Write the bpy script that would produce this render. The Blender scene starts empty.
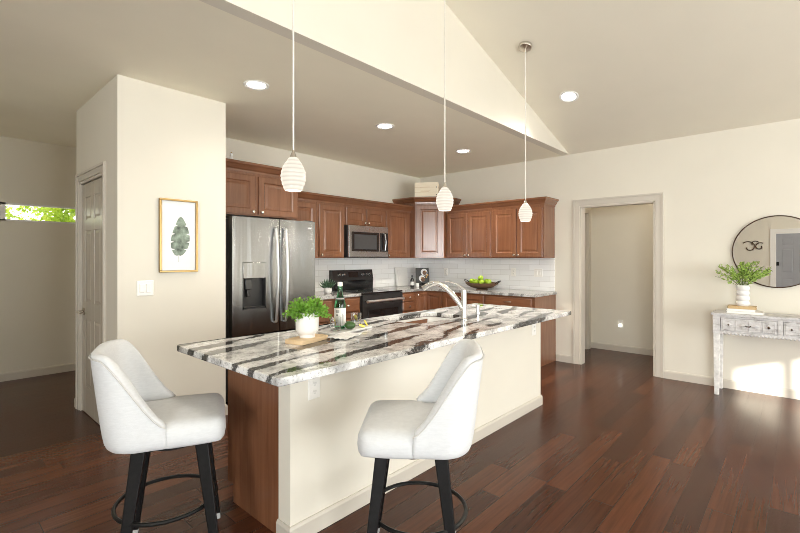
import bpy, bmesh, math, random
from mathutils import Vector, Matrix, noise
random.seed(7)
PI = math.pi
S = bpy.context.scene
COL = S.collection

# ------------------------------------------------------------------ camera, world, sun, exposure
CAM_A = 0.7366                       # heading: right wall is +X, range wall is +Y
cam = bpy.data.cameras.new('camera'); cam_o = bpy.data.objects.new('camera', cam); COL.objects.link(cam_o)
cam.sensor_width = 36.0; cam.sensor_fit = 'HORIZONTAL'
cam.lens = 441.74 / 800 * 36.0
cam.shift_y = -(266.5 - 257.9) / 800
cam.clip_start = 0.02
cam_o.location = (0, 0, 1.37)
_f = Vector((math.cos(CAM_A), math.sin(CAM_A), 0))
cam_o.rotation_euler = _f.to_track_quat('-Z', 'Y').to_euler()
S.camera = cam_o
S.view_settings.view_transform = 'Standard'; S.view_settings.look = 'None'
S.view_settings.gamma = 1; S.view_settings.use_curve_mapping = False
S.view_settings.exposure = 0.86
S.cycles.filter_width = 0.9
S.cycles.max_bounces = 12; S.cycles.diffuse_bounces = 9; S.cycles.glossy_bounces = 4
S.cycles.transmission_bounces = 8; S.cycles.transparent_max_bounces = 12
S.cycles.sample_clamp_indirect = 6.0
S.cycles.caustics_reflective = False; S.cycles.caustics_refractive = False

W = bpy.data.worlds.new('sky'); S.world = W; W.use_nodes = True
_bg = W.node_tree.nodes['Background']
_bg.inputs['Color'].default_value = (1.0, 0.98, 0.92, 1); _bg.inputs['Strength'].default_value = 1.6

sun = bpy.data.lights.new('sun', 'SUN'); sun.energy = 9; sun.angle = 0.012; sun.color = (1.0, 0.93, 0.82)
sun_o = bpy.data.objects.new('sun', sun); COL.objects.link(sun_o)
sun_o.rotation_euler = Vector((1.2, 1.0, -0.356)).to_track_quat('-Z', 'Y').to_euler()
sun_o.location = (-12, -14, 6)

# daylight entering by the two glazed openings of the wall behind the camera (sky light gathered at the panes)
def window_light(name, loc, sx, sz, power, direction, color=(0.93, 0.98, 1.0)):
    l = bpy.data.lights.new(name, 'AREA'); l.shape = 'RECTANGLE'; l.size = sx; l.size_y = sz
    l.energy = power; l.color = color
    o = bpy.data.objects.new(name, l); COL.objects.link(o); o.location = loc
    o.rotation_euler = Vector(direction).to_track_quat('-Z', 'Y').to_euler()
    return o
WINDOW_POWER = 32; LEFT_FILL_POWER = 200; CAN_POWER = 75; PENDANT_POWER = 3.5

# ------------------------------------------------------------------ node helpers
class NT:
    def __init__(s, name):
        s.m = bpy.data.materials.new(name); s.m.use_nodes = True
        s.t = s.m.node_tree; s.b = s.t.nodes['Principled BSDF']
        s.out = s.t.nodes['Material Output']
    def n(s, typ, **kw):
        nd = s.t.nodes.new(typ)
        for k, v in kw.items(): setattr(nd, k, v)
        return nd
    def put(s, sock, v):
        if isinstance(v, bpy.types.NodeSocket): s.t.links.new(v, sock)
        else: sock.default_value = v
    def math(s, op, a, b=0.0, c=None, clamp=False):
        nd = s.n('ShaderNodeMath', operation=op, use_clamp=clamp)
        s.put(nd.inputs[0], a); s.put(nd.inputs[1], b)
        if c is not None: s.put(nd.inputs[2], c)
        return nd.outputs[0]
    def coord(s, kind='Object'):
        return s.n('ShaderNodeTexCoord').outputs[kind]
    def mapping(s, vec, loc=(0,0,0), rot=(0,0,0), scale=(1,1,1)):
        nd = s.n('ShaderNodeMapping'); s.put(nd.inputs[0], vec)
        nd.inputs[1].default_value = loc; nd.inputs[2].default_value = rot; nd.inputs[3].default_value = scale
        return nd.outputs[0]
    def noise(s, vec, scale, detail=2.0, rough=0.5, dist=0.0):
        nd = s.n('ShaderNodeTexNoise'); s.put(nd.inputs['Vector'], vec)
        nd.inputs['Scale'].default_value = scale; nd.inputs['Detail'].default_value = detail
        nd.inputs['Roughness'].default_value = rough; nd.inputs['Distortion'].default_value = dist
        return nd.outputs[0]
    def ramp(s, fac, stops):
        nd = s.n('ShaderNodeValToRGB'); s.put(nd.inputs[0], fac)
        e = nd.color_ramp.elements
        while len(e) < len(stops): e.new(0.5)
        for el, (p, c) in zip(e, stops):
            el.position = p; el.color = (*c, 1) if len(c) == 3 else c
        return nd.outputs[0]
    def mix(s, fac, a, b, blend='MIX'):
        nd = s.n('ShaderNodeMix', data_type='RGBA', blend_type=blend)
        s.put(nd.inputs[0], fac)
        s.put(nd.inputs[6], (*a, 1) if isinstance(a, tuple) else a)
        s.put(nd.inputs[7], (*b, 1) if isinstance(b, tuple) else b)
        return nd.outputs[2]
    def xyz(s, vec):
        nd = s.n('ShaderNodeSeparateXYZ'); s.put(nd.inputs[0], vec); return nd.outputs
    def bump(s, h, strength=0.2, dist=0.01):
        nd = s.n('ShaderNodeBump'); nd.inputs['Strength'].default_value = strength; nd.inputs['Distance'].default_value = dist
        s.put(nd.inputs['Height'], h); s.t.links.new(nd.outputs[0], s.b.inputs['Normal'])
    def set(s, **kw):
        names = dict(color='Base Color', rough='Roughness', metal='Metallic', spec='Specular IOR Level', coat='Coat Weight',
                     coat_rough='Coat Roughness', trans='Transmission Weight', ior='IOR', emit='Emission Color', estr='Emission Strength', sheen='Sheen Weight', sss='Subsurface Weight')
        for k, v in kw.items():
            if isinstance(v, tuple) and len(v) == 3: v = (*v, 1)
            s.put(s.b.inputs[names[k]], v)
        return s.m

def srgb(r, g, b):
    f = lambda c: (c/255/12.92 if c/255 <= .04045 else ((c/255+.055)/1.055)**2.4)
    return (f(r), f(g), f(b))

def plain(name, color, rough=0.5, metal=0.0, var=0.05, scale=30.0, bump=0.0, **kw):
    m = NT(name); v = m.coord()
    nz = m.noise(v, scale, 3)
    c2 = tuple(max(0, c*(1-var)) for c in color); c1 = tuple(min(1, c*(1+var)) for c in color)
    m.set(color=m.ramp(nz, [(0.3, c2), (0.7, c1)]), rough=rough, metal=metal, **kw)
    if bump: m.bump(nz, bump, 0.004)
    return m.m

def make_materials():
    M = {}
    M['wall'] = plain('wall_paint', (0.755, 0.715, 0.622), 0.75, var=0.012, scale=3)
    M['ceiling'] = plain('ceiling_paint_lit', (0.92, 0.875, 0.735), 0.85, var=0.012, scale=3)  # flat ceiling colour lightened to make up for weak bounce light
    M['vault'] = plain('ceiling_paint_dim', (0.78, 0.735, 0.625), 0.85, var=0.012, scale=3)  # same ceiling paint, darker copy where the vault catches more light
    M['trim'] = plain('trim_paint', (0.60, 0.555, 0.485), 0.38, var=0.012, scale=4)
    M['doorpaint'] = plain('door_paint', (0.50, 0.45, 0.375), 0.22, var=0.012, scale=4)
    M['white_trim'] = plain('white_trim', (0.82, 0.81, 0.79), 0.35, var=0.01, scale=4)
    M['greydoor'] = plain('grey_door', (0.33, 0.34, 0.37), 0.45, var=0.03, scale=4)
    M['plastic_white'] = plain('white_plastic', (0.86, 0.84, 0.79), 0.3, var=0.01)
    M['dark_gap'] = plain('dark_slot', (0.03, 0.03, 0.03), 0.6)
    # --- hardwood planks along X
    m = NT('hardwood_planks'); v = m.coord(); x, y, z = m.xyz(v)
    row = m.math('FLOOR', m.math('DIVIDE', y, 0.127))
    wn = m.n('ShaderNodeTexWhiteNoise', noise_dimensions='1D'); m.put(wn.inputs['W'], row)
    xs = m.math('ADD', m.math('DIVIDE', x, 1.15), m.math('MULTIPLY', wn.outputs[0], 7.3))
    colm = m.math('FLOOR', xs)
    cmb = m.n('ShaderNodeCombineXYZ'); m.put(cmb.inputs[0], row); m.put(cmb.inputs[1], colm)
    wn2 = m.n('ShaderNodeTexWhiteNoise', noise_dimensions='2D'); m.put(wn2.inputs['Vector'], cmb.outputs[0])
    fy = m.math('FRACT', m.math('DIVIDE', y, 0.127)); fx = m.math('FRACT', xs)
    sy = m.math('LESS_THAN', fy, 0.030); sx = m.math('LESS_THAN', fx, 0.0032)
    seam = m.math('MAXIMUM', sy, sx)
    sh = m.n('ShaderNodeVectorMath', operation='MULTIPLY_ADD')
    m.put(sh.inputs[0], cmb.outputs[0]); sh.inputs[1].default_value = (3.7, 9.1, 0); m.put(sh.inputs[2], v)
    grain = m.noise(m.mapping(sh.outputs[0], scale=(1.8, 48, 1)), 1.0, 4, 0.55, 0.5)
    fine = m.noise(m.mapping(sh.outputs[0], scale=(7, 150, 1)), 1.0, 3, 0.6)
    plank = m.ramp(wn2.outputs[0], [(0.0, (0.052, 0.0165, 0.0075)), (0.4, (0.076, 0.0235, 0.0100)), (0.75, (0.096, 0.030, 0.0125)), (1.0, (0.122, 0.041, 0.017))])
    g = m.ramp(grain, [(0.28, (0.70, 0.68, 0.66)), (0.5, (1.0, 1.0, 1.0)), (0.74, (1.26, 1.25, 1.24))])
    c = m.mix(1.0, plank, g, 'MULTIPLY')
    c = m.mix(m.math('MULTIPLY', fine, 0.25), c, (0.035, 0.013, 0.008))
    c = m.mix(m.math('MULTIPLY', seam, 0.9), c, (0.016, 0.007, 0.005))
    m.set(color=c, rough=m.math('ADD', 0.17, m.math('MULTIPLY', grain, 0.12)), spec=0.24)
    m.bump(m.math('SUBTRACT', m.math('MULTIPLY', grain, 0.35), seam), 0.22, 0.004)
    M['floor'] = m.m
    # --- cabinet wood, grain vertical / horizontal
    def wood(name, scale, a, b, rough=0.3, coat=0.25):
        m = NT(name); v = m.coord('Object')
        oi = m.n('ShaderNodeObjectInfo')
        off = m.n('ShaderNodeVectorMath', operation='ADD'); m.put(off.inputs[0], v)
        sc = m.n('ShaderNodeVectorMath', operation='SCALE'); sc.inputs[0].default_value = (5, 7, 3); m.put(sc.inputs[3], oi.outputs['Random'])
        m.put(off.inputs[1], sc.outputs[0])
        gr = m.noise(m.mapping(off.outputs[0], scale=scale), 1.0, 5, 0.6, 0.9)
        big = m.noise(off.outputs[0], 2.5, 2)
        f = m.math('ADD', m.math('MULTIPLY', gr, 0.65), m.math('MULTIPLY', big, 0.35))
        m.set(color=m.ramp(f, [(0.3, a), (0.7, b)]), rough=rough, coat=coat, coat_rough=0.2)
        m.bump(gr, 0.04, 0.003)
        return m.m
    M['wood'] = wood('cherry_wood', (26, 26, 1.6), (0.150, 0.059, 0.028), (0.255, 0.108, 0.052), 0.26, 0.5)
    M['wood_h'] = wood('cherry_wood_level', (1.6, 26, 26), (0.150, 0.059, 0.028), (0.255, 0.108, 0.052), 0.26, 0.5)
    M['pale_wood'] = wood('pale_wood', (2, 18, 18), (0.60, 0.42, 0.24), (0.76, 0.58, 0.36), 0.5, 0.0)
    M['crate_wood'] = wood('crate_pine', (2, 18, 18), (0.82, 0.72, 0.54), (0.92, 0.84, 0.68), 0.55, 0.0)
    m = NT('whitewashed_wood'); v = m.coord()
    gr = m.noise(m.mapping(v, scale=(6, 6, 40)), 1.0, 6, 0.7, 0.6); w = m.noise(v, 14, 4, 0.7)
    m.set(color=m.ramp(m.math('ADD', m.math('MULTIPLY', gr, 0.5), m.math('MULTIPLY', w, 0.5)), [(0.34, (0.22, 0.20, 0.19)), (0.46, (0.55, 0.535, 0.53)), (0.62, (0.74, 0.73, 0.73))]), rough=0.7)
    m.bump(gr, 0.25, 0.003); M['console'] = m.m
    M['console_leg'] = plain('whitewashed_leg', (0.74, 0.73, 0.71), 0.6, var=0.18, scale=22, bump=0.1)
    # --- veined quartz
    def quartz(name, base, vein_amt):
        m = NT(name); v = m.coord('Object'); x, y, z = m.xyz(v)
        n1 = m.noise(v, 1.1, 2, 0.5); n2 = m.noise(v, 6.0, 3, 0.6); sp = m.noise(v, 95, 3, 0.75); sp2 = m.noise(v, 42, 4, 0.8)
        a = math.radians(12)
        q = m.math('ADD', m.math('MULTIPLY', x, -math.sin(a)), m.math('MULTIPLY', y, math.cos(a)))
        q = m.math('ADD', q, m.math('MULTIPLY', n1, 0.34)); q = m.math('ADD', q, m.math('MULTIPLY', n2, 0.05))
        q = m.math('ADD', q, m.math('MULTIPLY', z, 0.6))
        fr = m.math('ABSOLUTE', m.math('SUBTRACT', m.math('FRACT', m.math('DIVIDE', q, 0.16)), 0.5))
        wd = m.noise(m.mapping(v, scale=(1.1, 3.2, 1)), 2.0, 3)
        edge = m.math('SUBTRACT', m.math('ADD', 0.028, m.math('MULTIPLY', m.math('SUBTRACT', wd, 0.41), 1.25)), fr)
        edge = m.math('ADD', edge, m.math('MULTIPLY', m.math('SUBTRACT', sp2, 0.5), 0.55))
        vein = m.math('MULTIPLY', edge, 22.0, clamp=True)
        halo = m.math('MULTIPLY', m.math('ADD', edge, 0.13), 4.0, clamp=True)
        c = m.ramp(m.noise(v, 7, 4, 0.7), [(0.38, tuple(b*0.50 for b in base)), (0.58, base)])
        c = m.mix(m.math('MULTIPLY', halo, 0.45), c, (0.40, 0.39, 0.38))
        dark = m.ramp(sp, [(0.40, (0.008, 0.008, 0.008)), (0.54, (0.045, 0.043, 0.041)), (0.66, (0.30, 0.29, 0.28))])
        c = m.mix(m.math('MULTIPLY', vein, vein_amt), c, dark)
        rid = m.math('ABSOLUTE', m.math('SUBTRACT', m.noise(m.mapping(v, rot=(0, 0, -a), scale=(2.0, 8.5, 3)), 1.0, 4, 0.6, 0.8), 0.5))
        thin = m.math('MULTIPLY', m.math('SUBTRACT', m.math('ADD', 0.014, m.math('MULTIPLY', m.math('SUBTRACT', sp2, 0.5), 0.07)), rid), 60.0, clamp=True)
        c = m.mix(m.math('MULTIPLY', thin, 0.6), c, (0.10, 0.095, 0.09))
        fleck = m.math('GREATER_THAN', sp, 0.60)
        c = m.mix(m.math('MULTIPLY', fleck, 0.6), c, (0.13, 0.12, 0.115))
        m.set(color=c, rough=0.04, spec=0.42)
        return m.m
    M['quartz'] = quartz('veined_quartz', (0.79, 0.785, 0.775), 0.97)
    M['granite'] = quartz('grey_stone', (0.56, 0.555, 0.54), 0.55)
    # --- tiles: x horizontal, z up in object space
    m = NT('white_subway_tile'); v = m.coord('Object'); x, y, z = m.xyz(v)
    cm = m.n('ShaderNodeCombineXYZ'); m.put(cm.inputs[0], m.math('ADD', x, y)); m.put(cm.inputs[1], z)
    br = m.n('ShaderNodeTexBrick'); m.put(br.inputs['Vector'], cm.outputs[0])
    br.inputs['Color1'].default_value = (0.93, 0.93, 0.92, 1); br.inputs['Color2'].default_value = (0.86, 0.86, 0.85, 1); br.inputs['Mortar'].default_value = (0.62, 0.60, 0.57, 1)
    br.inputs['Scale'].default_value = 1; br.inputs['Mortar Size'].default_value = 0.0016; br.inputs['Brick Width'].default_value = 0.30; br.inputs['Row Height'].default_value = 0.075
    m.set(color=br.outputs[0], rough=0.12, spec=0.5); m.bump(m.math('SUBTRACT', 1.0, br.outputs[1]), 0.3, 0.002); M['tile'] = m.m
    # --- metals
    def metal(name, color, rough, streak=0.0, axis=(5, 5, 0.35)):
        m = NT(name); v = m.coord()
        m.set(color=color, metal=1.0, rough=rough)
        if streak:
            m.bump(m.noise(m.mapping(v, scale=axis), 1.0, 2), streak, 0.03)
        return m.m
    M['steel'] = metal('brushed_stainless', (0.25, 0.253, 0.25), 0.26, 0.28, (9, 1, 0.45))
    M['steel_plain'] = metal('stainless', (0.45, 0.465, 0.475), 0.27)
    M['bright_steel'] = metal('polished_steel_handle', (0.80, 0.81, 0.82), 0.35)
    M['chrome'] = metal('chrome', (0.72, 0.72, 0.73), 0.17)
    M['nickel'] = metal('brushed_nickel', (0.62, 0.58, 0.52), 0.25)
    M['knob'] = metal('satin_nickel_knob', (0.85, 0.80, 0.72), 0.2)
    M['bronze'] = metal('dark_bronze', (0.10, 0.065, 0.045), 0.4)
    M['gold'] = metal('gold_leaf', (0.40, 0.27, 0.11), 0.36)
    M['mirror'] = metal('mirror_glass', (0.90, 0.90, 0.89), 0.0)
    M['black_steel'] = plain('black_stainless', (0.028, 0.028, 0.029), 0.22, var=0.0)
    M['black_gloss'] = plain('black_glass', (0.012, 0.012, 0.013), 0.06, var=0.0, spec=0.6)
    M['black_wood'] = plain('black_lacquer', (0.008, 0.0075, 0.0075), 0.42, spec=0.14, var=0.3, scale=60, bump=0.05)
    M['black_metal'] = plain('black_metal', (0.010, 0.010, 0.010), 0.35, spec=0.25)
    M['grey_panel'] = plain('grey_appliance_side', (0.05, 0.05, 0.052), 0.4)
    M['charcoal'] = plain('charcoal_plastic', (0.02, 0.02, 0.02), 0.3)
    M['glide'] = plain('clear_glide', (0.45, 0.45, 0.44), 0.3)
    m = NT('white_boucle'); v = m.coord(); nz = m.noise(v, 420, 2, 0.6); n2 = m.noise(m.mapping(v, scale=(40, 40, 160)), 1, 3)
    m.set(color=m.ramp(n2, [(0.3, (0.585, 0.595, 0.605)), (0.7, (0.635, 0.645, 0.655))]), rough=0.9, sheen=0.2); m.bump(nz, 0.25, 0.002); M['fabric'] = m.m
    M['seam'] = plain('seam_thread', (0.55, 0.54, 0.52), 0.9)
    M['ceramic'] = plain('white_ceramic', (0.84, 0.83, 0.81), 0.35, var=0.02)
    M['matte_ceramic'] = plain('matte_ceramic', (0.80, 0.79, 0.78), 0.6, var=0.03)
    M['sink'] = plain('sink_enamel', (0.80, 0.80, 0.79), 0.15, var=0.01)
    M['paper'] = plain('paper', (0.85, 0.84, 0.82), 0.7, var=0.02)
    M['mat_board'] = plain('mat_board', (0.84, 0.84, 0.83), 0.6, var=0.01)
    M['leafprint'] = plain('leaf_watercolour', (0.22, 0.27, 0.22), 0.7, var=0.65, scale=22)
    M['tan_cover'] = plain('tan_book_cover', (0.60, 0.43, 0.22), 0.6)
    M['white_cover'] = plain('white_book_cover', (0.80, 0.78, 0.74), 0.5)
    M['dark_print'] = plain('dark_print', (0.03, 0.028, 0.025), 0.35)
    M['food_tan'] = plain('food_tan', (0.62, 0.38, 0.12), 0.5, var=0.3)
    M['food_brown'] = plain('food_brown', (0.16, 0.07, 0.03), 0.5, var=0.3)
    M['board_white'] = plain('white_board', (0.80, 0.79, 0.76), 0.4, var=0.02)
    M['marble'] = plain('light_marble', (0.70, 0.69, 0.68), 0.25, var=0.12, scale=18)
    M['linen'] = plain('linen_napkin', (0.66, 0.65, 0.64), 0.9, var=0.08, scale=120, bump=0.2)
    M['label'] = plain('bottle_label', (0.83, 0.82, 0.79), 0.5, var=0.02)
    M['ink'] = plain('grey_ink', (0.22, 0.24, 0.23), 0.6)
    M['apple'] = plain('green_apple', (0.32, 0.50, 0.035), 0.25, var=0.2, scale=14)
    M['lime'] = plain('dark_lime_skin', (0.035, 0.085, 0.018), 0.35, var=0.35, scale=60, bump=0.2)
    M['lemon'] = plain('lemon_slice', (0.80, 0.66, 0.05), 0.4, var=0.12, scale=40)
    M['rattan'] = plain('brown_wire', (0.13, 0.07, 0.035), 0.5)
    M['soil'] = plain('potting_soil', (0.03, 0.02, 0.012), 0.95)
    def leafmat(name, a, b, c, scale=14, rough=0.45):
        m = NT(name); v = m.coord(); nz = m.noise(v, scale, 3, 0.7)
        m.set(color=m.ramp(nz, [(0.3, a), (0.5, b), (0.7, c)]), rough=rough)
        tr = m.n('ShaderNodeBsdfTranslucent'); tr.inputs[0].default_value = (*c, 1)
        mx = m.n('ShaderNodeMixShader'); mx.inputs[0].default_value = 0.25
        m.t.links.new(m.b.outputs[0], mx.inputs[1]); m.t.links.new(tr.outputs[0], mx.inputs[2]); m.t.links.new(mx.outputs[0], m.out.inputs[0])
        return m.m
    M['herb'] = leafmat('herb_leaf', (0.05, 0.15, 0.012), (0.13, 0.32, 0.025), (0.34, 0.54, 0.09), 40)
    M['spray'] = leafmat('spray_leaf', (0.16, 0.28, 0.03), (0.33, 0.50, 0.09), (0.58, 0.72, 0.24), 30)
    M['succulent'] = leafmat('succulent_leaf', (0.03, 0.075, 0.04), (0.06, 0.13, 0.07), (0.12, 0.21, 0.12), 20)
    M['garden'] = leafmat('garden_leaf', (0.06, 0.16, 0.01), (0.34, 0.52, 0.03), (0.75, 0.85, 0.14), 4)
    M['stem'] = plain('plant_stem', (0.10, 0.16, 0.03), 0.6)
    def glass(name, color, rough=0.0, ior=1.45):
        m = NT(name); m.set(color=color, trans=1.0, rough=rough, ior=ior); return m.m
    M['green_glass'] = glass('green_bottle_glass', (0.12, 0.62, 0.24))
    M['clear_glass'] = glass('clear_glass', (0.95, 0.97, 0.96))
    m = NT('window_pane'); gl = m.n('ShaderNodeBsdfGlossy'); gl.inputs['Roughness'].default_value = 0.0
    tr = m.n('ShaderNodeBsdfTransparent'); fz = m.n('ShaderNodeMath', operation='MULTIPLY_ADD'); lw = m.n('ShaderNodeLayerWeight'); lw.inputs[0].default_value = 0.12; m.t.links.new(lw.outputs['Facing'], fz.inputs[0]); fz.inputs[1].default_value = 0.35; fz.inputs[2].default_value = 0.03
    mx = m.n('ShaderNodeMixShader'); m.t.links.new(fz.outputs[0], mx.inputs[0]); m.t.links.new(tr.outputs[0], mx.inputs[1]); m.t.links.new(gl.outputs[0], mx.inputs[2]); m.t.links.new(mx.outputs[0], m.out.inputs[0])
    M['pane'] = m.m
    def glow(name, color, strength, base=(0.8, 0.8, 0.78)):
        m = NT(name); m.set(color=base, rough=0.4, emit=color, estr=strength); return m.m
    M['can_lens'] = glow('lit_lens', (1.0, 0.95, 0.86), 9.0)
    m = NT('lit_opal_glass'); zz = m.xyz(m.coord())[2]
    wv = m.math('ABSOLUTE', m.math('SINE', m.math('MULTIPLY', zz, PI*8/0.166)))  # glow dimmed in bands, painting the shading of the ribs
    m.set(color=(0.05, 0.05, 0.048), rough=0.3, emit=(1.0, 0.90, 0.76), estr=m.math('ADD', 0.40, m.math('MULTIPLY', wv, 0.15)))
    M['shade'] = m.m
    M['night_glow'] = glow('night_light', (1.0, 0.95, 0.85), 1.2)
    M['cord'] = plain('white_cord', (0.75, 0.72, 0.66), 0.5)
    M['ground'] = plain('garden_ground', (0.30, 0.30, 0.26), 0.9, var=0.2, scale=2)
    M['blocker'] = plain('blocker_grey', (0.5, 0.49, 0.46), 0.8)
    return M
M = make_materials()

# ------------------------------------------------------------------ mesh builder
class MB:
    def __init__(s): s.v = []; s.f = []
    def add(s, vs, fs):
        o = len(s.v); s.v += [tuple(v) for v in vs]; s.f += [tuple(i+o for i in f) for f in fs]; return s
    def box(s, x0, x1, y0, y1, z0, z1):
        return s.add([(x0,y0,z0),(x1,y0,z0),(x1,y1,z0),(x0,y1,z0),(x0,y0,z1),(x1,y0,z1),(x1,y1,z1),(x0,y1,z1)],
                     [(0,3,2,1),(4,5,6,7),(0,1,5,4),(1,2,6,5),(2,3,7,6),(3,0,4,7)])
    def hexa(s, b, t):            # b, t: four points each, counter-clockwise from above
        return s.add(list(b)+list(t), [(0,3,2,1),(4,5,6,7),(0,1,5,4),(1,2,6,5),(2,3,7,6),(3,0,4,7)])
    def prism(s, pts, z0, z1):    # plan polygon, ccw
        n = len(pts)
        return s.add([(x,y,z0) for x,y in pts]+[(x,y,z1) for x,y in pts],
                     [tuple(range(n-1,-1,-1)), tuple(range(n,2*n))]+[(i,(i+1)%n,n+(i+1)%n,n+i) for i in range(n)])
    def lathe(s, prof, c=(0,0,0), n=24, axis='z', cap=True):
        vs = []; fs = []
        for r, h in prof:
            for k in range(n):
                a = 2*PI*k/n; p = (r*math.cos(a), r*math.sin(a), h)
                if axis == 'y': p = (p[0], -p[2], p[1])
                if axis == 'x': p = (p[2], p[0], p[1])
                vs.append((p[0]+c[0], p[1]+c[1], p[2]+c[2]))
        for i in range(len(prof)-1):
            for k in range(n):
                fs.append((i*n+k, i*n+(k+1)%n, (i+1)*n+(k+1)%n, (i+1)*n+k))
        if cap:
            fs.append(tuple(range(n-1,-1,-1))); fs.append(tuple((len(prof)-1)*n+k for k in range(n)))
        return s.add(vs, fs)
    def tube(s, pts, r, n=8, closed=False):
        pts = [Vector(p) for p in pts]; m = len(pts); vs = []; fs = []
        rr = r if isinstance(r, (list, tuple)) else [r]*m
        prev = None
        for i, p in enumerate(pts):
            t = (pts[(i+1)%m]-pts[i-1]) if closed else (pts[min(i+1,m-1)]-pts[max(i-1,0)])
            t.normalize()
            if prev is None:
                u = t.orthogonal().normalized()
            else:
                u = prev - t*prev.dot(t)
                u = u.normalized() if u.length > 1e-6 else t.orthogonal().normalized()
            prev = u; w = t.cross(u)
            for k in range(n):
                a = 2*PI*k/n; q = p + u*(rr[i]*math.cos(a)) + w*(rr[i]*math.sin(a)); vs.append(tuple(q))
        segs = m if closed else m-1
        for i in range(segs):
            j = (i+1) % m
            for k in range(n): fs.append((i*n+k, i*n+(k+1)%n, j*n+(k+1)%n, j*n+k))
        if not closed:
            fs.append(tuple(range(n-1,-1,-1))); fs.append(tuple((m-1)*n+k for k in range(n)))
        return s.add(vs, fs)
    def ball(s, c, rx, ry=None, rz=None, n=16, m=10):
        ry = rx if ry is None else ry; rz = rx if rz is None else rz
        vs = [(c[0],c[1],c[2]-rz)]; fs = []
        for i in range(1, m):
            ph = -PI/2 + PI*i/m
            for k in range(n):
                a = 2*PI*k/n; vs.append((c[0]+rx*math.cos(ph)*math.cos(a), c[1]+ry*math.cos(ph)*math.sin(a), c[2]+rz*math.sin(ph)))
        vs.append((c[0],c[1],c[2]+rz)); L = len(vs)-1
        for k in range(n): fs.append((0, 1+(k+1)%n, 1+k))
        for i in range(m-2):
            for k in range(n): fs.append((1+i*n+k, 1+i*n+(k+1)%n, 1+(i+1)*n+(k+1)%n, 1+(i+1)*n+k))
        for k in range(n): fs.append((1+(m-2)*n+k, 1+(m-2)*n+(k+1)%n, L))
        return s.add(vs, fs)
    def sweep(s, path, prof, z=0.0):   # plan path, profile (out to the right of travel, height), mitred
        P = [Vector(p) for p in path]; n = len(P); k = len(prof); vs = []; fs = []
        for i in range(n):
            ds = []
            if i > 0: ds.append((P[i]-P[i-1]).normalized())
            if i < n-1: ds.append((P[i+1]-P[i]).normalized())
            nn = [Vector((d.y, -d.x)) for d in ds]
            b = sum(nn, Vector((0,0)))/len(nn); b = b/max(b.length_squared, 1e-4)
            for o, h in prof: vs.append((P[i].x+b.x*o, P[i].y+b.y*o, z+h))
        for i in range(n-1):
            for j in range(k): fs.append((i*k+j, (i+1)*k+j, (i+1)*k+(j+1)%k, i*k+(j+1)%k))
        fs.append(tuple(range(k))); fs.append(tuple((n-1)*k+j for j in range(k-1,-1,-1)))
        return s.add(vs, fs)
    def rings(s, rects, back=None):  # nested rectangles (x0,x1,z0,z1,y) facing -y, last one capped
        vs = []; fs = []
        for x0,x1,z0,z1,y in rects: vs += [(x0,y,z0),(x1,y,z0),(x1,y,z1),(x0,y,z1)]
        for i in range(len(rects)-1):
            for k in range(4): fs.append((i*4+k, i*4+(k+1)%4, i*4+4+(k+1)%4, i*4+4+k))
        L = (len(rects)-1)*4; fs.append((L, L+1, L+2, L+3)); fs.append((3,2,1,0))
        return s.add(vs, fs)
    def move(s, mat):
        s.v = [tuple(mat @ Vector(v)) for v in s.v]; return s

def obj(name, mb, mat, parent=None, bevel=0.0, seg=2, smooth=35, subsurf=0, loc=None, rot=None):
    me = bpy.data.meshes.new(name); me.from_pydata(mb.v, [], mb.f); me.update()
    bm = bmesh.new(); bm.from_mesh(me); bmesh.ops.recalc_face_normals(bm, faces=bm.faces); bm.to_mesh(me); bm.free()
    me.materials.append(mat)
    if smooth:
        me.shade_smooth()
        if not subsurf: me.set_sharp_from_angle(angle=math.radians(smooth))
    o = bpy.data.objects.new(name, me); COL.objects.link(o)
    if parent is not None: o.parent = parent
    if loc: o.location = loc
    if rot: o.rotation_euler = rot
    if bevel:
        b = o.modifiers.new('bevel', 'BEVEL'); b.width = bevel; b.segments = seg; b.limit_method = 'ANGLE'; b.angle_limit = math.radians(40)
        b.harden_normals = False
    if subsurf:
        u = o.modifiers.new('subsurf', 'SUBSURF'); u.levels = subsurf; u.render_levels = subsurf
    return o
def tag(o, label, cat, group=None):
    o['label'] = label; o['category'] = cat
    if group: o['group'] = group
    return o
def thing(name, label, cat, loc=(0,0,0), rz=0.0, group=None):
    o = bpy.data.objects.new(name, None); COL.objects.link(o); o.empty_display_size = 0.1
    o.location = loc; o.rotation_euler = (0,0,rz)
    return tag(o, label, cat, group)
def struct(name, mb, mat, parent=None, **kw):
    o = obj(name, mb, mat, parent, **kw)
    if parent is None: o['kind'] = 'structure'
    return o
def sroot(name, loc=(0,0,0), rz=0.0):
    o = bpy.data.objects.new(name, None); COL.objects.link(o); o.location = loc; o.rotation_euler = (0,0,rz); o['kind'] = 'structure'; return o
def copy_tree(o, parent=None):
    c = o.copy(); COL.objects.link(c)
    if parent is not None: c.parent = parent
    for ch in list(o.children): copy_tree(ch, c)
    return c

# ------------------------------------------------------------------ room dimensions
XR, YK, YS, YP, YW = 5.764, 4.773, 2.236, 3.72, 6.56      # right wall, range wall, soffit, pantry front, far hall wall
XP0, XP1 = 1.01, 1.835                                     # pantry closet sides
XL, YB = -3.8, -4.5                                        # left wall, wall behind the camera
HC, SL, XRIDGE = 2.72, 0.300, 0.98
HV = lambda X: HC + SL*((XR-X) if X >= XRIDGE else (XR-XRIDGE)*(1-(XRIDGE-X)/(XRIDGE-XL)))
T = 0.12

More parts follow.
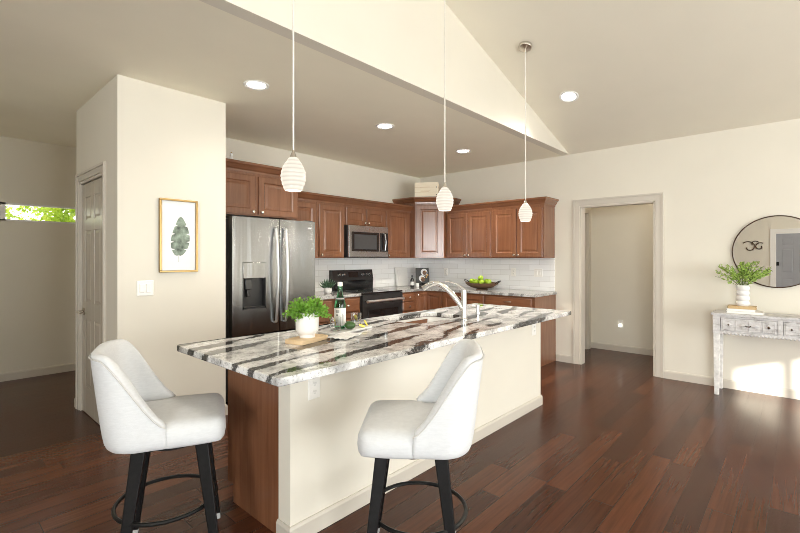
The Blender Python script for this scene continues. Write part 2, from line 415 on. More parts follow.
def wall_y(y0, y1, x0, x1, z0, z1, holes):    # wall across Y thickness, running along X
    mb = MB(); xs = sorted({x0, x1, *[h[0] for h in holes], *[h[1] for h in holes]})
    for a, b in zip(xs, xs[1:]):
        hs = sorted([h for h in holes if h[0] <= a+1e-6 and h[1] >= b-1e-6], key=lambda h: h[2]); z = z0
        for h in hs:
            if h[2] > z+1e-6: mb.box(a, b, y0, y1, z, h[2])
            z = h[3]
        if z < z1-1e-6: mb.box(a, b, y0, y1, z, z1)
    return mb
def wall_x(x0, x1, y0, y1, z0, z1, holes):
    mb = wall_y(x0, x1, y0, y1, z0, z1, holes); mb.v = [(v[1], v[0], v[2]) for v in mb.v]; return mb

struct('floor', MB().box(XL-0.1, 8.0, YB-0.12, YW+0.12, -0.1, 0.0), M['floor'], smooth=0)
struct('ground', MB().box(-16, 16, YB-16, YB-0.13, -0.25, -0.12).box(-16, 16, YW+0.13, YW+14, -0.25, -0.12), M['ground'], smooth=0)
DY0, DY1, DH = 1.247, 2.102, 2.03                          # doorway in the right wall
struct('wall_right', wall_x(XR, XR+T, YB-T, YK+T, 0, HC, [(DY0, DY1, 0, DH)]), M['wall'], smooth=0)
struct('wall_kitchen', wall_y(YK, YK+T, XP1-0.1, XR, 0, HC, []), M['wall'], smooth=0)
pan = MB().box(XP0, XP1, YP, YP+0.1, 0, HC).box(XP1-0.1, XP1, YP+0.1, 4.93, 0, HC)
PD0, PD1, PDH = 4.075, 4.80, 2.045                          # pantry door opening on its left side
w = wall_x(XP0, XP0+0.1, YP+0.1, 4.93, 0, HC, [(PD0, PD1, 0, PDH)]); pan.v, pan.f = (pan.add(w.v, w.f).v, pan.f)
pan.box(XP0+0.1, XP1-0.1, 4.83, 4.93, 0, HC)
struct('wall_pantry', pan, M['wall'], smooth=0)
FW = (0.02, 1.385, 1.785, 1.99)                             # high strip window in the far hall wall
struct('wall_far', wall_y(YW, YW+T, XL-T, XR+T, 0, HC, [FW]), M['wall'], smooth=0)
LD0, LD1 = -0.33, 0.50                                      # door in the left wall (seen in the mirror)
LW0, LW1, LWZ0, LWZ1 = -3.1, -0.46, 0.75, 2.45              # unseen window added in the left wall for its light
struct('wall_left', wall_x(XL-T, XL, YB-T, YW+T, 0, HC, [(LD0, LD1, 0, 2.03), (LW0, LW1, LWZ0, LWZ1)]), M['wall'], smooth=0)
BACK = [(-0.37, 2.25, 0.0, 2.03), (2.40, 4.9, 0.0, 2.03)]
wb = wall_y(YB-T, YB, XL-T, XR+T, 0, HC, BACK)
def gable(mb, y0, y1):
    pts = [(XL, HC), (XR, HC), (XRIDGE, HV(XRIDGE)+0.0)]
    return mb.add([(x, y0, z) for x, z in pts]+[(x, y1, z) for x, z in pts], [(0,1,2),(5,4,3),(0,3,4,1),(1,4,5,2),(2,5,3,0)])
gable(wb, YB-T, YB)
struct('wall_back', wb, M['wall'], smooth=0)
struct('wall_shade_blocker', MB().box(-0.12, 0.0, 4.3, YW, 0, HC), M['wall'], smooth=0)  # unseen wall added to darken the left hallway
struct('wall_soffit', gable(MB(), YS, YS+0.1), M['wall'], smooth=0)
struct('ceiling', MB().box(XL-T, XR+T, YS+0.002, YW+T, HC+0.0005, HC+0.1), M['ceiling'], smooth=0)
cv = MB()
for xa, xb in ((XL, XRIDGE), (XRIDGE, XR)):
    za, zb = HV(xa), HV(xb)
    cv.hexa([(xa,YB-T,za),(xb,YB-T,zb),(xb,YS+0.001,zb),(xa,YS+0.001,za)], [(xa,YB-T,za+0.1),(xb,YB-T,zb+0.1),(xb,YS+0.001,zb+0.1),(xa,YS+0.001,za+0.1)])
struct('ceiling_vault', cv, M['vault'], smooth=0)
# hall beyond the doorway
HX, HY0, HY1 = 6.97, 0.30, 2.37
hw = MB().box(HX, HX+0.1, HY0-0.1, 3.4, 0, 2.5).box(XR+T, HX, HY0-0.1, HY0, 0, 2.5)
w = wall_y(HY1, HY1+0.1, XR+T, HX, 0, 2.5, [(6.02, 6.80, 0, 2.03)]); hw.add(w.v, w.f)
hw.box(XR+T, HX, 3.3, 3.4, 0, 2.5)
struct('wall_hall', hw, M['wall'], smooth=0)
struct('ceiling_hall', MB().box(XR+T, HX+0.1, HY0-0.1, 3.4, 2.5, 2.6), M['ceiling'], smooth=0)

# baseboards: profile out of the wall
BBP = [(0,0),(0.014,0),(0.014,0.075),(0.009,0.086),(0.006,0.09),(0,0.09)]
def baseboard(name, path): struct(name, MB().sweep(path, BBP), M['trim'], smooth=0)
baseboard('baseboard_right', [(XR, DY0-0.088), (XR, YB)][::-1][::-1])
struct('baseboard_kitchen', MB().sweep([(XR, 2.415), (XR, DY1+0.088)], BBP), M['trim'], smooth=0)
struct('baseboard_hall', MB().sweep([(HX, HY1), (HX, HY0), (XR+T, HY0)], BBP), M['trim'], smooth=0)
struct('baseboard_far', MB().sweep([(XL, YW), (XR, YW)], BBP), M['trim'], smooth=0)
struct('baseboard_pantry', MB().sweep([(XP0, PD0-0.088), (XP0, YP), (XP1, YP), (XP1, YP+0.3)], BBP), M['trim'], smooth=0)
struct('baseboard_closet', MB().sweep([(XP1, 4.93), (XP0, 4.93), (XP0, PD1+0.075)], BBP), M['trim'], smooth=0)
struct('baseboard_left', MB().sweep([(XL, YB), (XL, LD0-0.1)], BBP).sweep([(XL, LD1+0.1), (XL, YW)], BBP), M['trim'], smooth=0)

# casings
CW = 0.088
def casing_x(name, x, sgn, y0, y1, h, jamb, mat, cw=CW):   # opening in a wall of constant x, casing standing out to sgn
    mb = MB()
    def leg(a, b, z0, z1):
        mb.box(min(x, x+sgn*0.012), max(x, x+sgn*0.012), a, b, z0, z1)
    o, e = 0.006, 0.02            # reveal, outer back-band
    leg(y0-cw+e, y0-o, 0, h+cw-e); leg(y1+o, y1+cw-e, 0, h+cw-e); leg(y0-o, y1+o, h+o, h+cw-e)
    xb = x+sgn*0.02
    for a, b, z0, z1 in ((y0-cw, y0-cw+e, 0, h+cw), (y1+cw-e, y1+cw, 0, h+cw), (y0-cw+e, y1+cw-e, h+cw-e, h+cw)):
        mb.box(min(x, xb), max(x, xb), a, b, z0, z1)
    j0, j1 = jamb
    mb.box(j0, j1, y0-0.001, y0+0.018, 0, h); mb.box(j0, j1, y1-0.018, y1+0.001, 0, h); mb.box(j0, j1, y0, y1, h-0.018, h+0.001)
    return struct(name, mb, mat, smooth=0, bevel=0.002)
casing_x('trim_doorway', XR, -1, DY0, DY1, DH, (XR-0.004, XR+T+0.004), M['trim'])
casing_x('trim_pantry', XP0, -1, PD0, PD1, PDH, (XP0-0.004, XP0+0.1), M['trim'], 0.075)
casing_x('trim_left', XL, 1, LD0, LD1, 2.03, (XL-T, XL+0.004), M['white_trim'], 0.10)
# hall side door
mb = MB()
for a, b in ((5.93, 6.02), (6.80, 6.89)): mb.box(a, b, HY1-0.018, HY1, 0, 2.12)
mb.box(6.02, 6.80, HY1-0.018, HY1, 2.03, 2.12).box(6.02, 6.04, HY1, HY1+0.1, 0, 2.03).box(6.78, 6.80, HY1, HY1+0.1, 0, 2.03).box(6.75, 6.78, HY1+0.05, HY1+0.075, 0, 2.03)
struct('trim_hall', mb, M['trim'], smooth=0, bevel=0.003)

# six-panel door builder: local x width, front face at y=0 looking to -y, z up
def six_panel(root, w, h, mat, name='panel_slab', both=False):
    mb = MB().box(0, w, 0.006, 0.030, 0, h)
    st, mid = 0.115, 0.10
    rows = [(0.24, 0.83), (0.98, 1.60), (1.70, h-0.12)]
    cols = [(st, w/2-mid/2), (w/2+mid/2, w-st)]
    for y0, y1 in ((0.0, 0.006), (0.030, 0.036)):
        mb.box(0, st, y0, y1, 0, h).box(w-st, w, y0, y1, 0, h).box(w/2-mid/2, w/2+mid/2, y0, y1, 0, h)
        zs = [0]+[z for r in rows for z in r]+[h]
        for a, b in zip(zs[0::2], zs[1::2]):
            for c0, c1 in cols: mb.box(c0, c1, y0, y1, a, b)
    for c0, c1 in cols:
        for a, b in rows:
            i = 0.028
            mb.add([(c0+.01,0.006,a+.01),(c1-.01,0.006,a+.01),(c1-.01,0.006,b-.01),(c0+.01,0.006,b-.01),(c0+i,0.0005,a+i),(c1-i,0.0005,a+i),(c1-i,0.0005,b-i),(c0+i,0.0005,b-i)],
                   [(0,1,5,4),(1,2,6,5),(2,3,7,6),(3,0,4,7),(4,5,6,7)])
    return obj(name, mb, mat, root, smooth=0, bevel=0.0025)
def lever(root, x, z, mat, side=-1, y=0.0):
    h = obj('lever_handle', MB().lathe([(0.032,0),(0.032,0.008),(0.026,0.012)], (x,y,z), 20, 'y').lathe([(0.011,0.01),(0.011,0.05)], (x,y,z), 12, 'y')
        .tube([(x,y-0.05,z),(x+side*0.04,y-0.055,z+0.004),(x+side*0.11,y-0.05,z-0.006)], [0.011,0.010,0.008], 10), mat, root)
    return h
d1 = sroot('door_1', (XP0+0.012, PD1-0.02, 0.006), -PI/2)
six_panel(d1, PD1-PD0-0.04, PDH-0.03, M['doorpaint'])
lever(d1, 0.07, 0.89, M['nickel'], 1)
for z in (0.25, 1.02, 1.8):
    obj('hinge', MB().tube([(PD1-PD0-0.04+0.008, -0.006, z-0.045), (PD1-PD0-0.04+0.008, -0.006, z+0.045)], 0.007, 10), M['nickel'], d1)
d3 = sroot('door_2', (XL-0.03, LD0+0.02, 0.006), PI/2)
six_panel(d3, LD1-LD0-0.04, 2.0, M['greydoor'])
obj('latch', MB().box(LD1-LD0-0.10, LD1-LD0-0.045, -0.03, 0.0, 1.16, 1.26), M['black_metal'], d3, bevel=0.004)
d4 = sroot('door_3', (6.78, HY1+0.075, 0.006), PI)
six_panel(d4, 0.74, 2.0, M['trim'])

# far strip window
w1 = sroot('window_1', (FW[0], YW, FW[2])); ww, wh = FW[1]-FW[0], FW[3]-FW[2]
fr = MB()
for a, b, c, d in ((0, ww, 0, 0.018), (0, ww, wh-0.02, wh), (0, 0.02, 0, wh), (ww-0.022, ww, 0, wh), (0.60, 0.675, 0, wh)):
    fr.box(a, b, 0.01, 0.07, c, d)
obj('window_frame', fr, M['white_trim'], w1, smooth=0)
obj('pane', MB().box(0.02, ww-0.022, 0.045, 0.050, 0.018, wh-0.02), M['pane'], w1, smooth=0)
# glazed openings behind the camera
for i, (a, b, c, d) in enumerate(BACK):
    r = sroot('window_%d' % (i+2), (a, YB-T, 0)); wd = b-a
    f = MB(); e = 0.02 if i == 0 else 0.04
    f.box(0, e, 0.02, 0.08, 0, d).box(wd-e, wd, 0.02, 0.08, 0, d).box(0, wd, 0.02, 0.08, 0, 0.05).box(0, wd, 0.02, 0.08, d-0.02, d)
    if i == 0: f.box(0.50, 0.575, 0.02, 0.08, 0, d)
    obj('window_frame', f, M['white_trim'], r, smooth=0)
    obj('pane', MB().box(e, wd-e, 0.045, 0.05, 0.05, d-0.02), M['pane'], r, smooth=0)
    wl = window_light('daylight_%d' % i, (a+wd/2, YB-T-0.02, 1.0), wd-0.04, 1.95, WINDOW_POWER*wd, (0, 1, 0.22))
    wl.visible_camera = True

r = sroot('window_4', (XL-T, LW1, LWZ0), -PI/2); wd = LW1-LW0; d = LWZ1-LWZ0  # added window and area lamp, out of view, for fill and cabinet reflections
obj('window_frame', MB().box(0, 0.04, 0.02, 0.08, 0, d).box(wd-0.04, wd, 0.02, 0.08, 0, d).box(0, wd, 0.02, 0.08, 0, 0.04).box(0, wd, 0.02, 0.08, d-0.04, d).box(wd/2-0.03, wd/2+0.03, 0.02, 0.08, 0, d), M['white_trim'], r, smooth=0)
obj('pane', MB().box(0.04, wd-0.04, 0.045, 0.05, 0.04, d-0.04), M['pane'], r, smooth=0)
window_light('daylight_left', (XL-T-0.02, (LW0+LW1)/2, (LWZ0+LWZ1)/2), wd-0.04, d, LEFT_FILL_POWER, (1, 0, 0))
struct('sun_blocker', MB().box(-8.2, -8.0, -7.6, 3, -0.2, 4.4), M['blocker'], smooth=0)  # unseen slab added outside to keep sun out of the left window
# ------------------------------------------------------------------ kitchen cabinets
def knob(mb_parent, x, z, y=-0.02):
    return obj('knob', MB().lathe([(0.006,0),(0.006,0.012),(0.014,0.017),(0.016,0.022),(0.012,0.028),(0.003,0.030)], (x,y,z), 14, 'y'), M['knob'], mb_parent)
def panel_front(x0, x1, z0, z1, st=0.058, t=0.02):
    r = [(x0,x1,z0,z1,0.0),(x0,x1,z0,z1,-t+0.004),(x0+.004,x1-.004,z0+.004,z1-.004,-t),(x0+st,x1-st,z0+st,z1-st,-t),(x0+st+.010,x1-st-.010,z0+st+.010,z1-st-.010,-t+.009),
         (x0+st+.022,x1-st-.022,z0+st+.022,z1-st-.022,-t+.009)]
    if min(x1-x0, z1-z0) > 2*st+0.12: r.append((x0+st+.042,x1-st-.042,z0+st+.042,z1-st-.042,-t+.004))
    return MB().rings(r)
def drawer_front(x0, x1, z0, z1, t=0.02):
    return MB().rings([(x0,x1,z0,z1,0.0),(x0,x1,z0,z1,-t+.006),(x0+.012,x1-.012,z0+.012,z1-.012,-t)])
CROWN = [(0,-0.02),(0.008,-0.02),(0.010,0.0),(0.022,0.012),(0.040,0.045),(0.052,0.055),(0.055,0.062),(0.055,0.078),(0,0.078)]
def upper_cab(name, label, loc, rz, w, h, d, doors, left=False, right=False, z_off=0.0, group='upper kitchen cabinets', crown=True):
    t = thing(name, label, 'cabinet', loc, rz, group)
    obj('cabinet_body', MB().box(0, w, 0, d, 0, h), M['wood'], t, smooth=0, bevel=0.0015)
    for x0, x1, kx in doors:
        dd = obj('door', panel_front(x0, x1, 0.012, h-0.045), M['wood'], t, smooth=0)
        if kx is not None: knob(dd, kx, 0.012+0.03)
    if crown:
        path = ([(0, d)] if left else []) + [(0, 0), (w, 0)] + ([(w, d)] if right else [])
        obj('crown', MB().sweep(path, CROWN, h), M['wood_h'], t, smooth=0)
    return t
ZU = 1.369
YU = 4.44; DU = YK-YU-0.002
HU = 0.715
upper_cab('upper_cabinet', 'deep two-door cherry cabinet above the steel fridge', (1.855, 4.16, 1.80), 0, 1.035, 0.455, YK-4.16-0.002,
          [(0.02, 0.507, 0.475), (0.545, 1.015, 0.575)], left=False, right=True)
upper_cab('upper_cabinet', 'narrow one-door cherry cabinet half hidden beside the fridge top', (2.895, YU, ZU), 0, 0.462, HU, DU, [(0.02, 0.445, None)])
upper_cab('upper_cabinet', 'one-door cherry cabinet between the fridge and the microwave', (3.359, YU, ZU), 0, 0.446, HU, DU, [(0.03, 0.432, 0.06)])
upper_cab('upper_cabinet', 'short two-door cherry cabinet right above the microwave', (3.807, YU, 1.802), 0, 0.762, HU+ZU-1.802, DU, [(0.02, 0.374, 0.345), (0.388, 0.742, 0.417)])
upper_cab('upper_cabinet', 'one-door cherry cabinet right of the microwave, beside the corner cabinet', (4.571, YU, ZU), 0, 0.56, HU, DU, [(0.02, 0.505, 0.05)])
# corner unit with canted front
P1 = Vector((5.135, 4.345)); P2 = Vector((5.375, 3.985))
cdir = (P2-P1); cw = cdir.length; cang = math.atan2(cdir.y, cdir.x)
ct = thing('corner_cabinet', 'tall canted corner cabinet with one pale-lit cherry door', 'cabinet', (P1.x, P1.y, ZU), cang, 'upper kitchen cabinets')
R = Matrix.Rotation(-cang, 2)
loc2 = lambda x, y: tuple(R @ (Vector((x, y))-P1))
HCN = 0.845
poly = [loc2(*p) for p in ((P1.x,P1.y),(P2.x,P2.y),(XR-0.002,P2.y),(XR-0.002,YK-0.002),(P1.x,YK-0.002))]
obj('cabinet_body', MB().prism(poly, 0, HCN), M['wood'], ct, smooth=0)
dd = obj('door', panel_front(0.025, cw-0.025, 0.012, HCN-0.05), M['wood'], ct, smooth=0)
obj('crown', MB().sweep([poly[4], poly[0], poly[1], poly[2]], CROWN, HCN), M['wood_h'], ct, smooth=0)
# right wall pair (local x runs towards the viewer)
XU = 5.43
upper_cab('upper_cabinet', 'two-door cherry cabinet on the right wall beside the corner cabinet', (XU, 3.975, ZU), -PI/2, 0.783, HU-0.015, XR-XU-0.002,
          [(0.02, 0.378, 0.352), (0.386, 0.765, 0.412)])
upper_cab('upper_cabinet', 'end two-door cherry cabinet on the right wall nearest the doorway', (XU, 3.19, ZU), -PI/2, 0.756, HU-0.015, XR-XU-0.002,
          [(0.02, 0.375, 0.349), (0.384, 0.738, 0.41)], right=True)

# base cabinets
YBF, XBF = 4.13, 5.14
ZCT = 0.922
def base_cab(label, loc, rz, w, d, fronts, pull='knob', end_right=False):
    t = thing('base_cabinet', label, 'cabinet', loc, rz, 'lower kitchen cabinets')
    obj('cabinet_body', MB().box(0, w, 0, d, 0.10, ZCT-0.038), M['wood'], t, smooth=0)
    obj('toe_kick', MB().box(0.002, w-0.002, 0.06, d, 0, 0.10), M['dark_print'], t, smooth=0)
    for kind, x0, x1, z0, z1, kx in fronts:
        if kind == 'drawer':
            q = obj('drawer', drawer_front(x0, x1, z0, z1), M['wood_h'], t, smooth=0)
            if pull == 'cup':
                xm = (x0+x1)/2; zm = (z0+z1)/2+0.008
                obj('cup_pull', MB().tube([(xm-0.045,-0.02,zm),(xm-0.035,-0.038,zm),(xm,-0.042,zm),(xm+0.035,-0.038,zm),(xm+0.045,-0.02,zm)], 0.008, 8), M['knob'], q)
            else: knob(q, (x0+x1)/2, (z0+z1)/2)
        elif kind == 'panel': obj('end_panel', MB().box(w-0.002, w+0.016, 0.0, d, 0, ZCT-0.038), M['wood'], t, smooth=0)
        else:
            q = obj('door', panel_front(x0, x1, z0, z1), M['wood'], t, smooth=0)
            if kx is not None: knob(q, kx, z1-0.045)
    return t
dw = YK-YBF-0.002
base_cab('cherry base cabinet against the fridge, under the succulent', (2.94, YBF, 0), 0, 0.415, dw, [('drawer', .02,.40,.70,.865,0), ('door', .02,.40,.12,.685,.36)])
base_cab('cherry base cabinet directly left of the black range', (3.357, YBF, 0), 0, 0.443, dw, [('drawer', .02,.425,.70,.865,0), ('door', .02,.425,.12,.685,.06)])
base_cab('narrow cherry drawer cabinet directly right of the black range', (4.575, YBF, 0), 0, 0.30, dw, [('drawer', .02,.285,.755,.865,0), ('drawer', .02,.285,.62,.745,0), ('drawer', .02,.285,.12,.61,0)])
ctb = thing('base_cabinet', 'corner cherry base cabinet below the cookbook', 'cabinet', (4.877, YBF, 0), 0, 'lower kitchen cabinets')
a0 = XBF-4.877
obj('cabinet_body', MB().prism([(0,0),(a0,0),(a0,-0.30),(XR-4.877-0.002,-0.30),(XR-4.877-0.002,dw),(0,dw)], 0.10, ZCT-0.038), M['wood'], ctb, smooth=0)
obj('toe_kick', MB().prism([(0.002,0.06),(a0+0.06,0.06),(a0+0.06,-0.298),(XR-4.877-0.004,-0.298),(XR-4.877-0.004,dw),(0.002,dw)], 0, 0.10), M['dark_print'], ctb, smooth=0)
q = obj('door', panel_front(0.012, a0-0.004, 0.12, 0.865, 0.045), M['wood'], ctb, smooth=0); knob(q, 0.035, 0.83)
q = obj('door', panel_front(0.012, 0.285, 0.12, 0.865, 0.045).move(Matrix.Translation((a0, 0, 0)) @ Matrix.Rotation(-PI/2, 4, 'Z')), M['wood'], ctb, smooth=0)
dr = XR-XBF-0.002
base_cab('cherry base cabinet on the right wall behind the faucet', (XBF, 3.828, 0), -PI/2, 0.70, dr, [('door', .015,.345,.12,.865,.32), ('door', .355,.685,.12,.865,.38)])
base_cab('cherry drawer cabinet under the fruit bowl', (XBF, 3.126, 0), -PI/2, 0.69, dr, [('drawer', .015,.668,.735,.865,0), ('drawer', .015,.668,.45,.72,0), ('drawer', .015,.668,.12,.435,0), ('panel',0,0,0,0,0)], pull='cup')

ctop = MB().prism([(2.935, YBF-0.03), (3.80, YBF-0.03), (3.80, YK-0.002), (2.935, YK-0.002)], ZCT-0.036, ZCT)
tag(obj('countertop', ctop, M['granite'], bevel=0.004), 'short grey stone countertop between fridge and range', 'countertop', 'perimeter countertops')
ctop = MB().prism([(4.575, YBF-0.03), (XBF-0.03, YBF-0.03), (XBF-0.03, 2.40), (XR-0.002, 2.40), (XR-0.002, YK-0.002), (4.575, YK-0.002)], ZCT-0.036, ZCT)
tag(obj('countertop', ctop, M['granite'], bevel=0.004), 'L-shaped grey stone countertop running from range round to the right wall', 'countertop', 'perimeter countertops')
struct('wall_tile_kitchen', MB().box(2.935, XR-0.010, YK-0.010, YK-0.0005, ZCT+0.001, ZU-0.001), M['tile'], smooth=0)
struct('wall_tile_right', MB().box(XR-0.010, XR-0.0005, 2.434, YK-0.010, ZCT+0.001, ZU-0.001), M['tile'], smooth=0)

# ------------------------------------------------------------------ fridge
f = thing('refrigerator', 'stainless side-by-side refrigerator with a dispenser in its left door', 'fridge', (1.965, 3.86, 0))
FWd, FH = 0.935, 1.755
obj('cabinet_body', MB().box(0.008, FWd-0.010, 0.07, 0.86, 0.02, FH-0.015), M['grey_panel'], f, smooth=0, bevel=0.004)
obj('kick_grille', MB().box(0.01, FWd-0.01, 0.05, 0.07, 0.0, 0.10), M['charcoal'], f, smooth=0)
xs = 0.497
dl = MB()
dx0, dx1, dz0, dz1 = 0.105, 0.345, 0.885, 1.33
dl.box(0, dx0, 0, 0.065, 0.11, FH).box(dx1, xs-0.003, 0, 0.065, 0.11, FH).box(dx0, dx1, 0, 0.065, 0.11, dz0).box(dx0, dx1, 0, 0.065, dz1, FH)
ld = obj('door', dl, M['steel'], f, smooth=0)
rd = obj('door', MB().box(xs+0.003, FWd, 0, 0.065, 0.11, FH), M['steel'], f, smooth=0)
dp = obj('dispenser', MB().box(dx0, dx1, 0.050, 0.064, dz0, dz1).box(dx0, dx0+0.012, -0.004, 0.06, dz0, dz1).box(dx1-0.012, dx1, -0.004, 0.06, dz0, dz1).box(dx0, dx1, -0.004, 0.06, dz0, dz0+0.02), M['charcoal'], ld, smooth=0)
obj('control_panel', MB().box(dx0+0.001, dx1-0.001, -0.006, 0.055, 1.175, dz1-0.002), M['steel'], ld, bevel=0.004)
obj('nozzle', MB().box(dx0+0.03, dx0+0.10, 0.005, 0.05, 1.07, 1.17).box(dx0+0.05, dx0+0.085, 0.01, 0.04, 1.0, 1.07), M['black_steel'], ld, bevel=0.006)
def fr_handle(parent, x):
    pts = [(x, 0.0, 1.665)]+[(x, -0.030-0.035*math.sin(PI*i/12), 1.66-0.92*i/12) for i in range(13)]+[(x, 0.0, 0.735)]
    obj('handle', MB().tube(pts, 0.0125, 10), M['bright_steel'], parent)
fr_handle(ld, xs-0.055); fr_handle(rd, xs+0.055)
obj('badge', MB().box(0.84, 0.885, -0.002, 0.001, 1.675, 1.69), M['chrome'], rd, smooth=0)
for x in (0.06, 0.87): obj('hinge_cover', MB().box(x-0.05, x+0.05, 0.02, 0.20, FH-0.012, FH+0.012), M['charcoal'], f, bevel=0.006)

# ------------------------------------------------------------------ microwave
m_ = thing('microwave', 'stainless over-the-range microwave with black glass door', 'microwave', (3.811, 4.36, ZU+0.003))
mw, mh = 0.754, 0.428
obj('case', MB().box(0, mw, 0.02, YK-4.36-0.012, 0, mh), M['charcoal'], m_, smooth=0)
md = obj('door', MB().box(0.004, mw-0.01, -0.004, 0.02, 0.012, mh), M['steel_plain'], m_, smooth=0, bevel=0.003)
obj('window', MB().box(0.05, 0.555, -0.008, 0.0, 0.085, 0.345), M['black_gloss'], md, bevel=0.003)
obj('window_screen', MB().box(0.095, 0.505, -0.010, -0.006, 0.115, 0.31), M['grey_panel'], md, smooth=0)
obj('keypad', MB().box(0.575, mw-0.018, -0.008, 0.0, 0.085, 0.345), M['black_gloss'], md, bevel=0.003)
obj('handle', MB().tube([(0.645,0,0.335),(0.645,-0.035,0.325),(0.648,-0.048,0.24),(0.648,-0.048,0.19),(0.645,-0.035,0.105),(0.645,0,0.095)], 0.012, 10), M['steel_plain'], md)
obj('badge', MB().lathe([(0.012,0),(0.012,0.003)], (0.37,-0.004,0.388), 16, 'y'), M['chrome'], md)
obj('vent_strip', MB().box(0.0, mw, 0.0, 0.03, -0.001, 0.010), M['charcoal'], m_, smooth=0)

# ------------------------------------------------------------------ range
r_ = thing('range', 'black glass-top electric range with stainless oven handle', 'stove', (3.806, 4.10, 0))
rw = 0.763
obj('body', MB().box(0, rw, 0.03, YK-4.10-0.012, 0.03, 0.905), M['charcoal'], r_, smooth=0)
obj('cooktop', MB().box(0, rw, -0.005, YK-4.10-0.07, 0.905, 0.925), M['black_gloss'], r_, bevel=0.004)
for bx, by, br_ in ((0.2,0.17,0.10),(0.56,0.17,0.08),(0.2,0.42,0.08),(0.56,0.42,0.10)):
    obj('burner_ring', MB().tube([(bx+br_*math.cos(2*PI*k/28), by+br_*math.sin(2*PI*k/28), 0.9255) for k in range(28)], 0.0015, 4, True), M['grey_panel'], r_)
bg = obj('backguard', MB().add([(0,0.585,0.925),(rw,0.585,0.925),(rw,0.655,0.925),(0,0.655,0.925),(0.0,0.575,1.07),(rw,0.575,1.07),(0,0.60,1.20),(rw,0.60,1.20),(rw,0.655,1.20),(0,0.655,1.20)],
     [(3,2,1,0),(0,1,5,4),(4,5,7,6),(6,7,8,9),(2,3,9,8),(1,2,8,7,5),(3,0,4,6,9)]), M['black_steel'], r_, smooth=0, bevel=0.003)
obj('lower_panel', MB().box(0.03, rw-0.03, 0.576, 0.59, 0.935, 1.055), M['black_gloss'], bg, smooth=0)
tilt = math.atan2(0.025, 0.13)
for kx in (0.115, 0.195, 0.545, 0.615, 0.685):
    k = obj('knob', MB().lathe([(0.024,0),(0.024,0.008),(0.019,0.012),(0.017,0.03),(0.013,0.033)], (0,0,0), 18, 'y'), M['steel_plain'], bg, loc=(kx, 0.588, 1.135), rot=(-tilt, 0, 0))
obj('display', MB().box(0.29, 0.47, -0.003, 0.002, -0.035, 0.035), M['black_gloss'], bg, smooth=0, loc=(0, 0.588, 1.135), rot=(-tilt, 0, 0))
od = obj('oven_door', MB().box(0.006, rw-0.006, -0.012, 0.03, 0.20, 0.895), M['black_steel'], r_, smooth=0, bevel=0.004)
obj('oven_window', MB().box(0.10, rw-0.10, -0.015, -0.010, 0.32, 0.70), M['black_gloss'], od, bevel=0.003)
obj('handle', MB().tube([(0.04,-0.065,0.815),(rw-0.04,-0.065,0.815)], 0.019, 12).tube([(0.07,-0.065,0.815),(0.07,-0.01,0.815)], 0.01, 8).tube([(rw-0.07,-0.065,0.815),(rw-0.07,-0.01,0.815)], 0.01, 8), M['bright_steel'], od)
obj('drawer', MB().box(0.006, rw-0.006, -0.010, 0.03, 0.04, 0.19), M['black_steel'], r_, smooth=0, bevel=0.004)

# ------------------------------------------------------------------ island
IX0, IX1, IY = 1.207, 3.94, 1.80
CX0, CX1, CY0, CY1, CZ0, CZ1 = 0.965, 3.972, 1.52, 2.53, 0.860, 0.895
isl = thing('kitchen_island', 'long kitchen island with cream half wall and cherry end panel', 'island', (IX0, IY, 0))
LW = IX1-IX0
obj('half_wall', MB().box(0, LW, 0, 0.10, 0, CZ0), M['wall'], isl, smooth=0)
obj('baseboard', MB().sweep([(LW, 0.10), (LW, 0), (0, 0), (0, 0.10)][::-1], [(o, h) for o, h in BBP]), M['trim'], isl, smooth=0)
icb = MB().box(0.0, LW, 0.10, 0.605, 0.10, CZ0)
obj('end_panel', MB().box(0.002, 0.02, 0.101, 0.625, 0.10, CZ0).box(0.002, 0.02, 0.101, 0.56, 0.0, 0.10), M['wood'], isl, smooth=0)
obj('cabinet_body', MB().box(0.02, 1.20, 0.10, 0.605, 0.10, CZ0).box(1.90, LW, 0.10, 0.605, 0.10, CZ0).box(1.20, 1.90, 0.10, 0.605, 0.10, 0.60).box(0.02, LW, 0.10, 0.54, 0.0, 0.10), M['wood'], isl, smooth=0)
for k in range(4):
    x0 = 0.05+k*0.665
    q = obj('door', panel_front(x0, x0+0.64, 0.12, 0.84).move(Matrix.Translation((2*x0+0.64, 0.605, 0)) @ Matrix.Rotation(PI, 4, 'Z')), M['wood'], isl, smooth=0)

# countertop with sink cut-out
SX0, SX1, SY0, SY1 = 2.44, 3.05, 2.035, 2.42
def rrect(x0, x1, y0, y1, r, n=5):
    pts = []
    for cx, cy, a0 in ((x1-r,y0+r,-PI/2),(x1-r,y1-r,0),(x0+r,y1-r,PI/2),(x0+r,y0+r,PI)):
        for k in range(n+1): a = a0+PI/2*k/n; pts.append((cx+r*math.cos(a), cy+r*math.sin(a)))
    return pts
outer = rrect(CX0, CX1, CY0, CY1, 0.02, 5); inner = rrect(SX0, SX1, SY0, SY1, 0.07, 5)
n = len(outer); cm_ = MB(); th = CZ1-CZ0
cm_.add([(x,y,0) for x,y in outer]+[(x,y,0) for x,y in inner]+[(x,y,th) for x,y in outer]+[(x,y,th) for x,y in inner],
    [f for k in range(n) for j in [(k+1)%n] for f in ((k,n+k,n+j,j),(2*n+k,2*n+j,3*n+j,3*n+k),(k,j,2*n+j,2*n+k),(n+k,3*n+k,3*n+j,n+j))])
it = obj('island_countertop', cm_, M['quartz'], smooth=30)
it.location = (0, 0, CZ0)
b = it.modifiers.new('bevel', 'BEVEL'); b.width = 0.006; b.segments = 3; b.limit_method = 'ANGLE'; b.angle_limit = math.radians(60)
tag(it, 'white island countertop with bold charcoal veins and overhang', 'countertop')
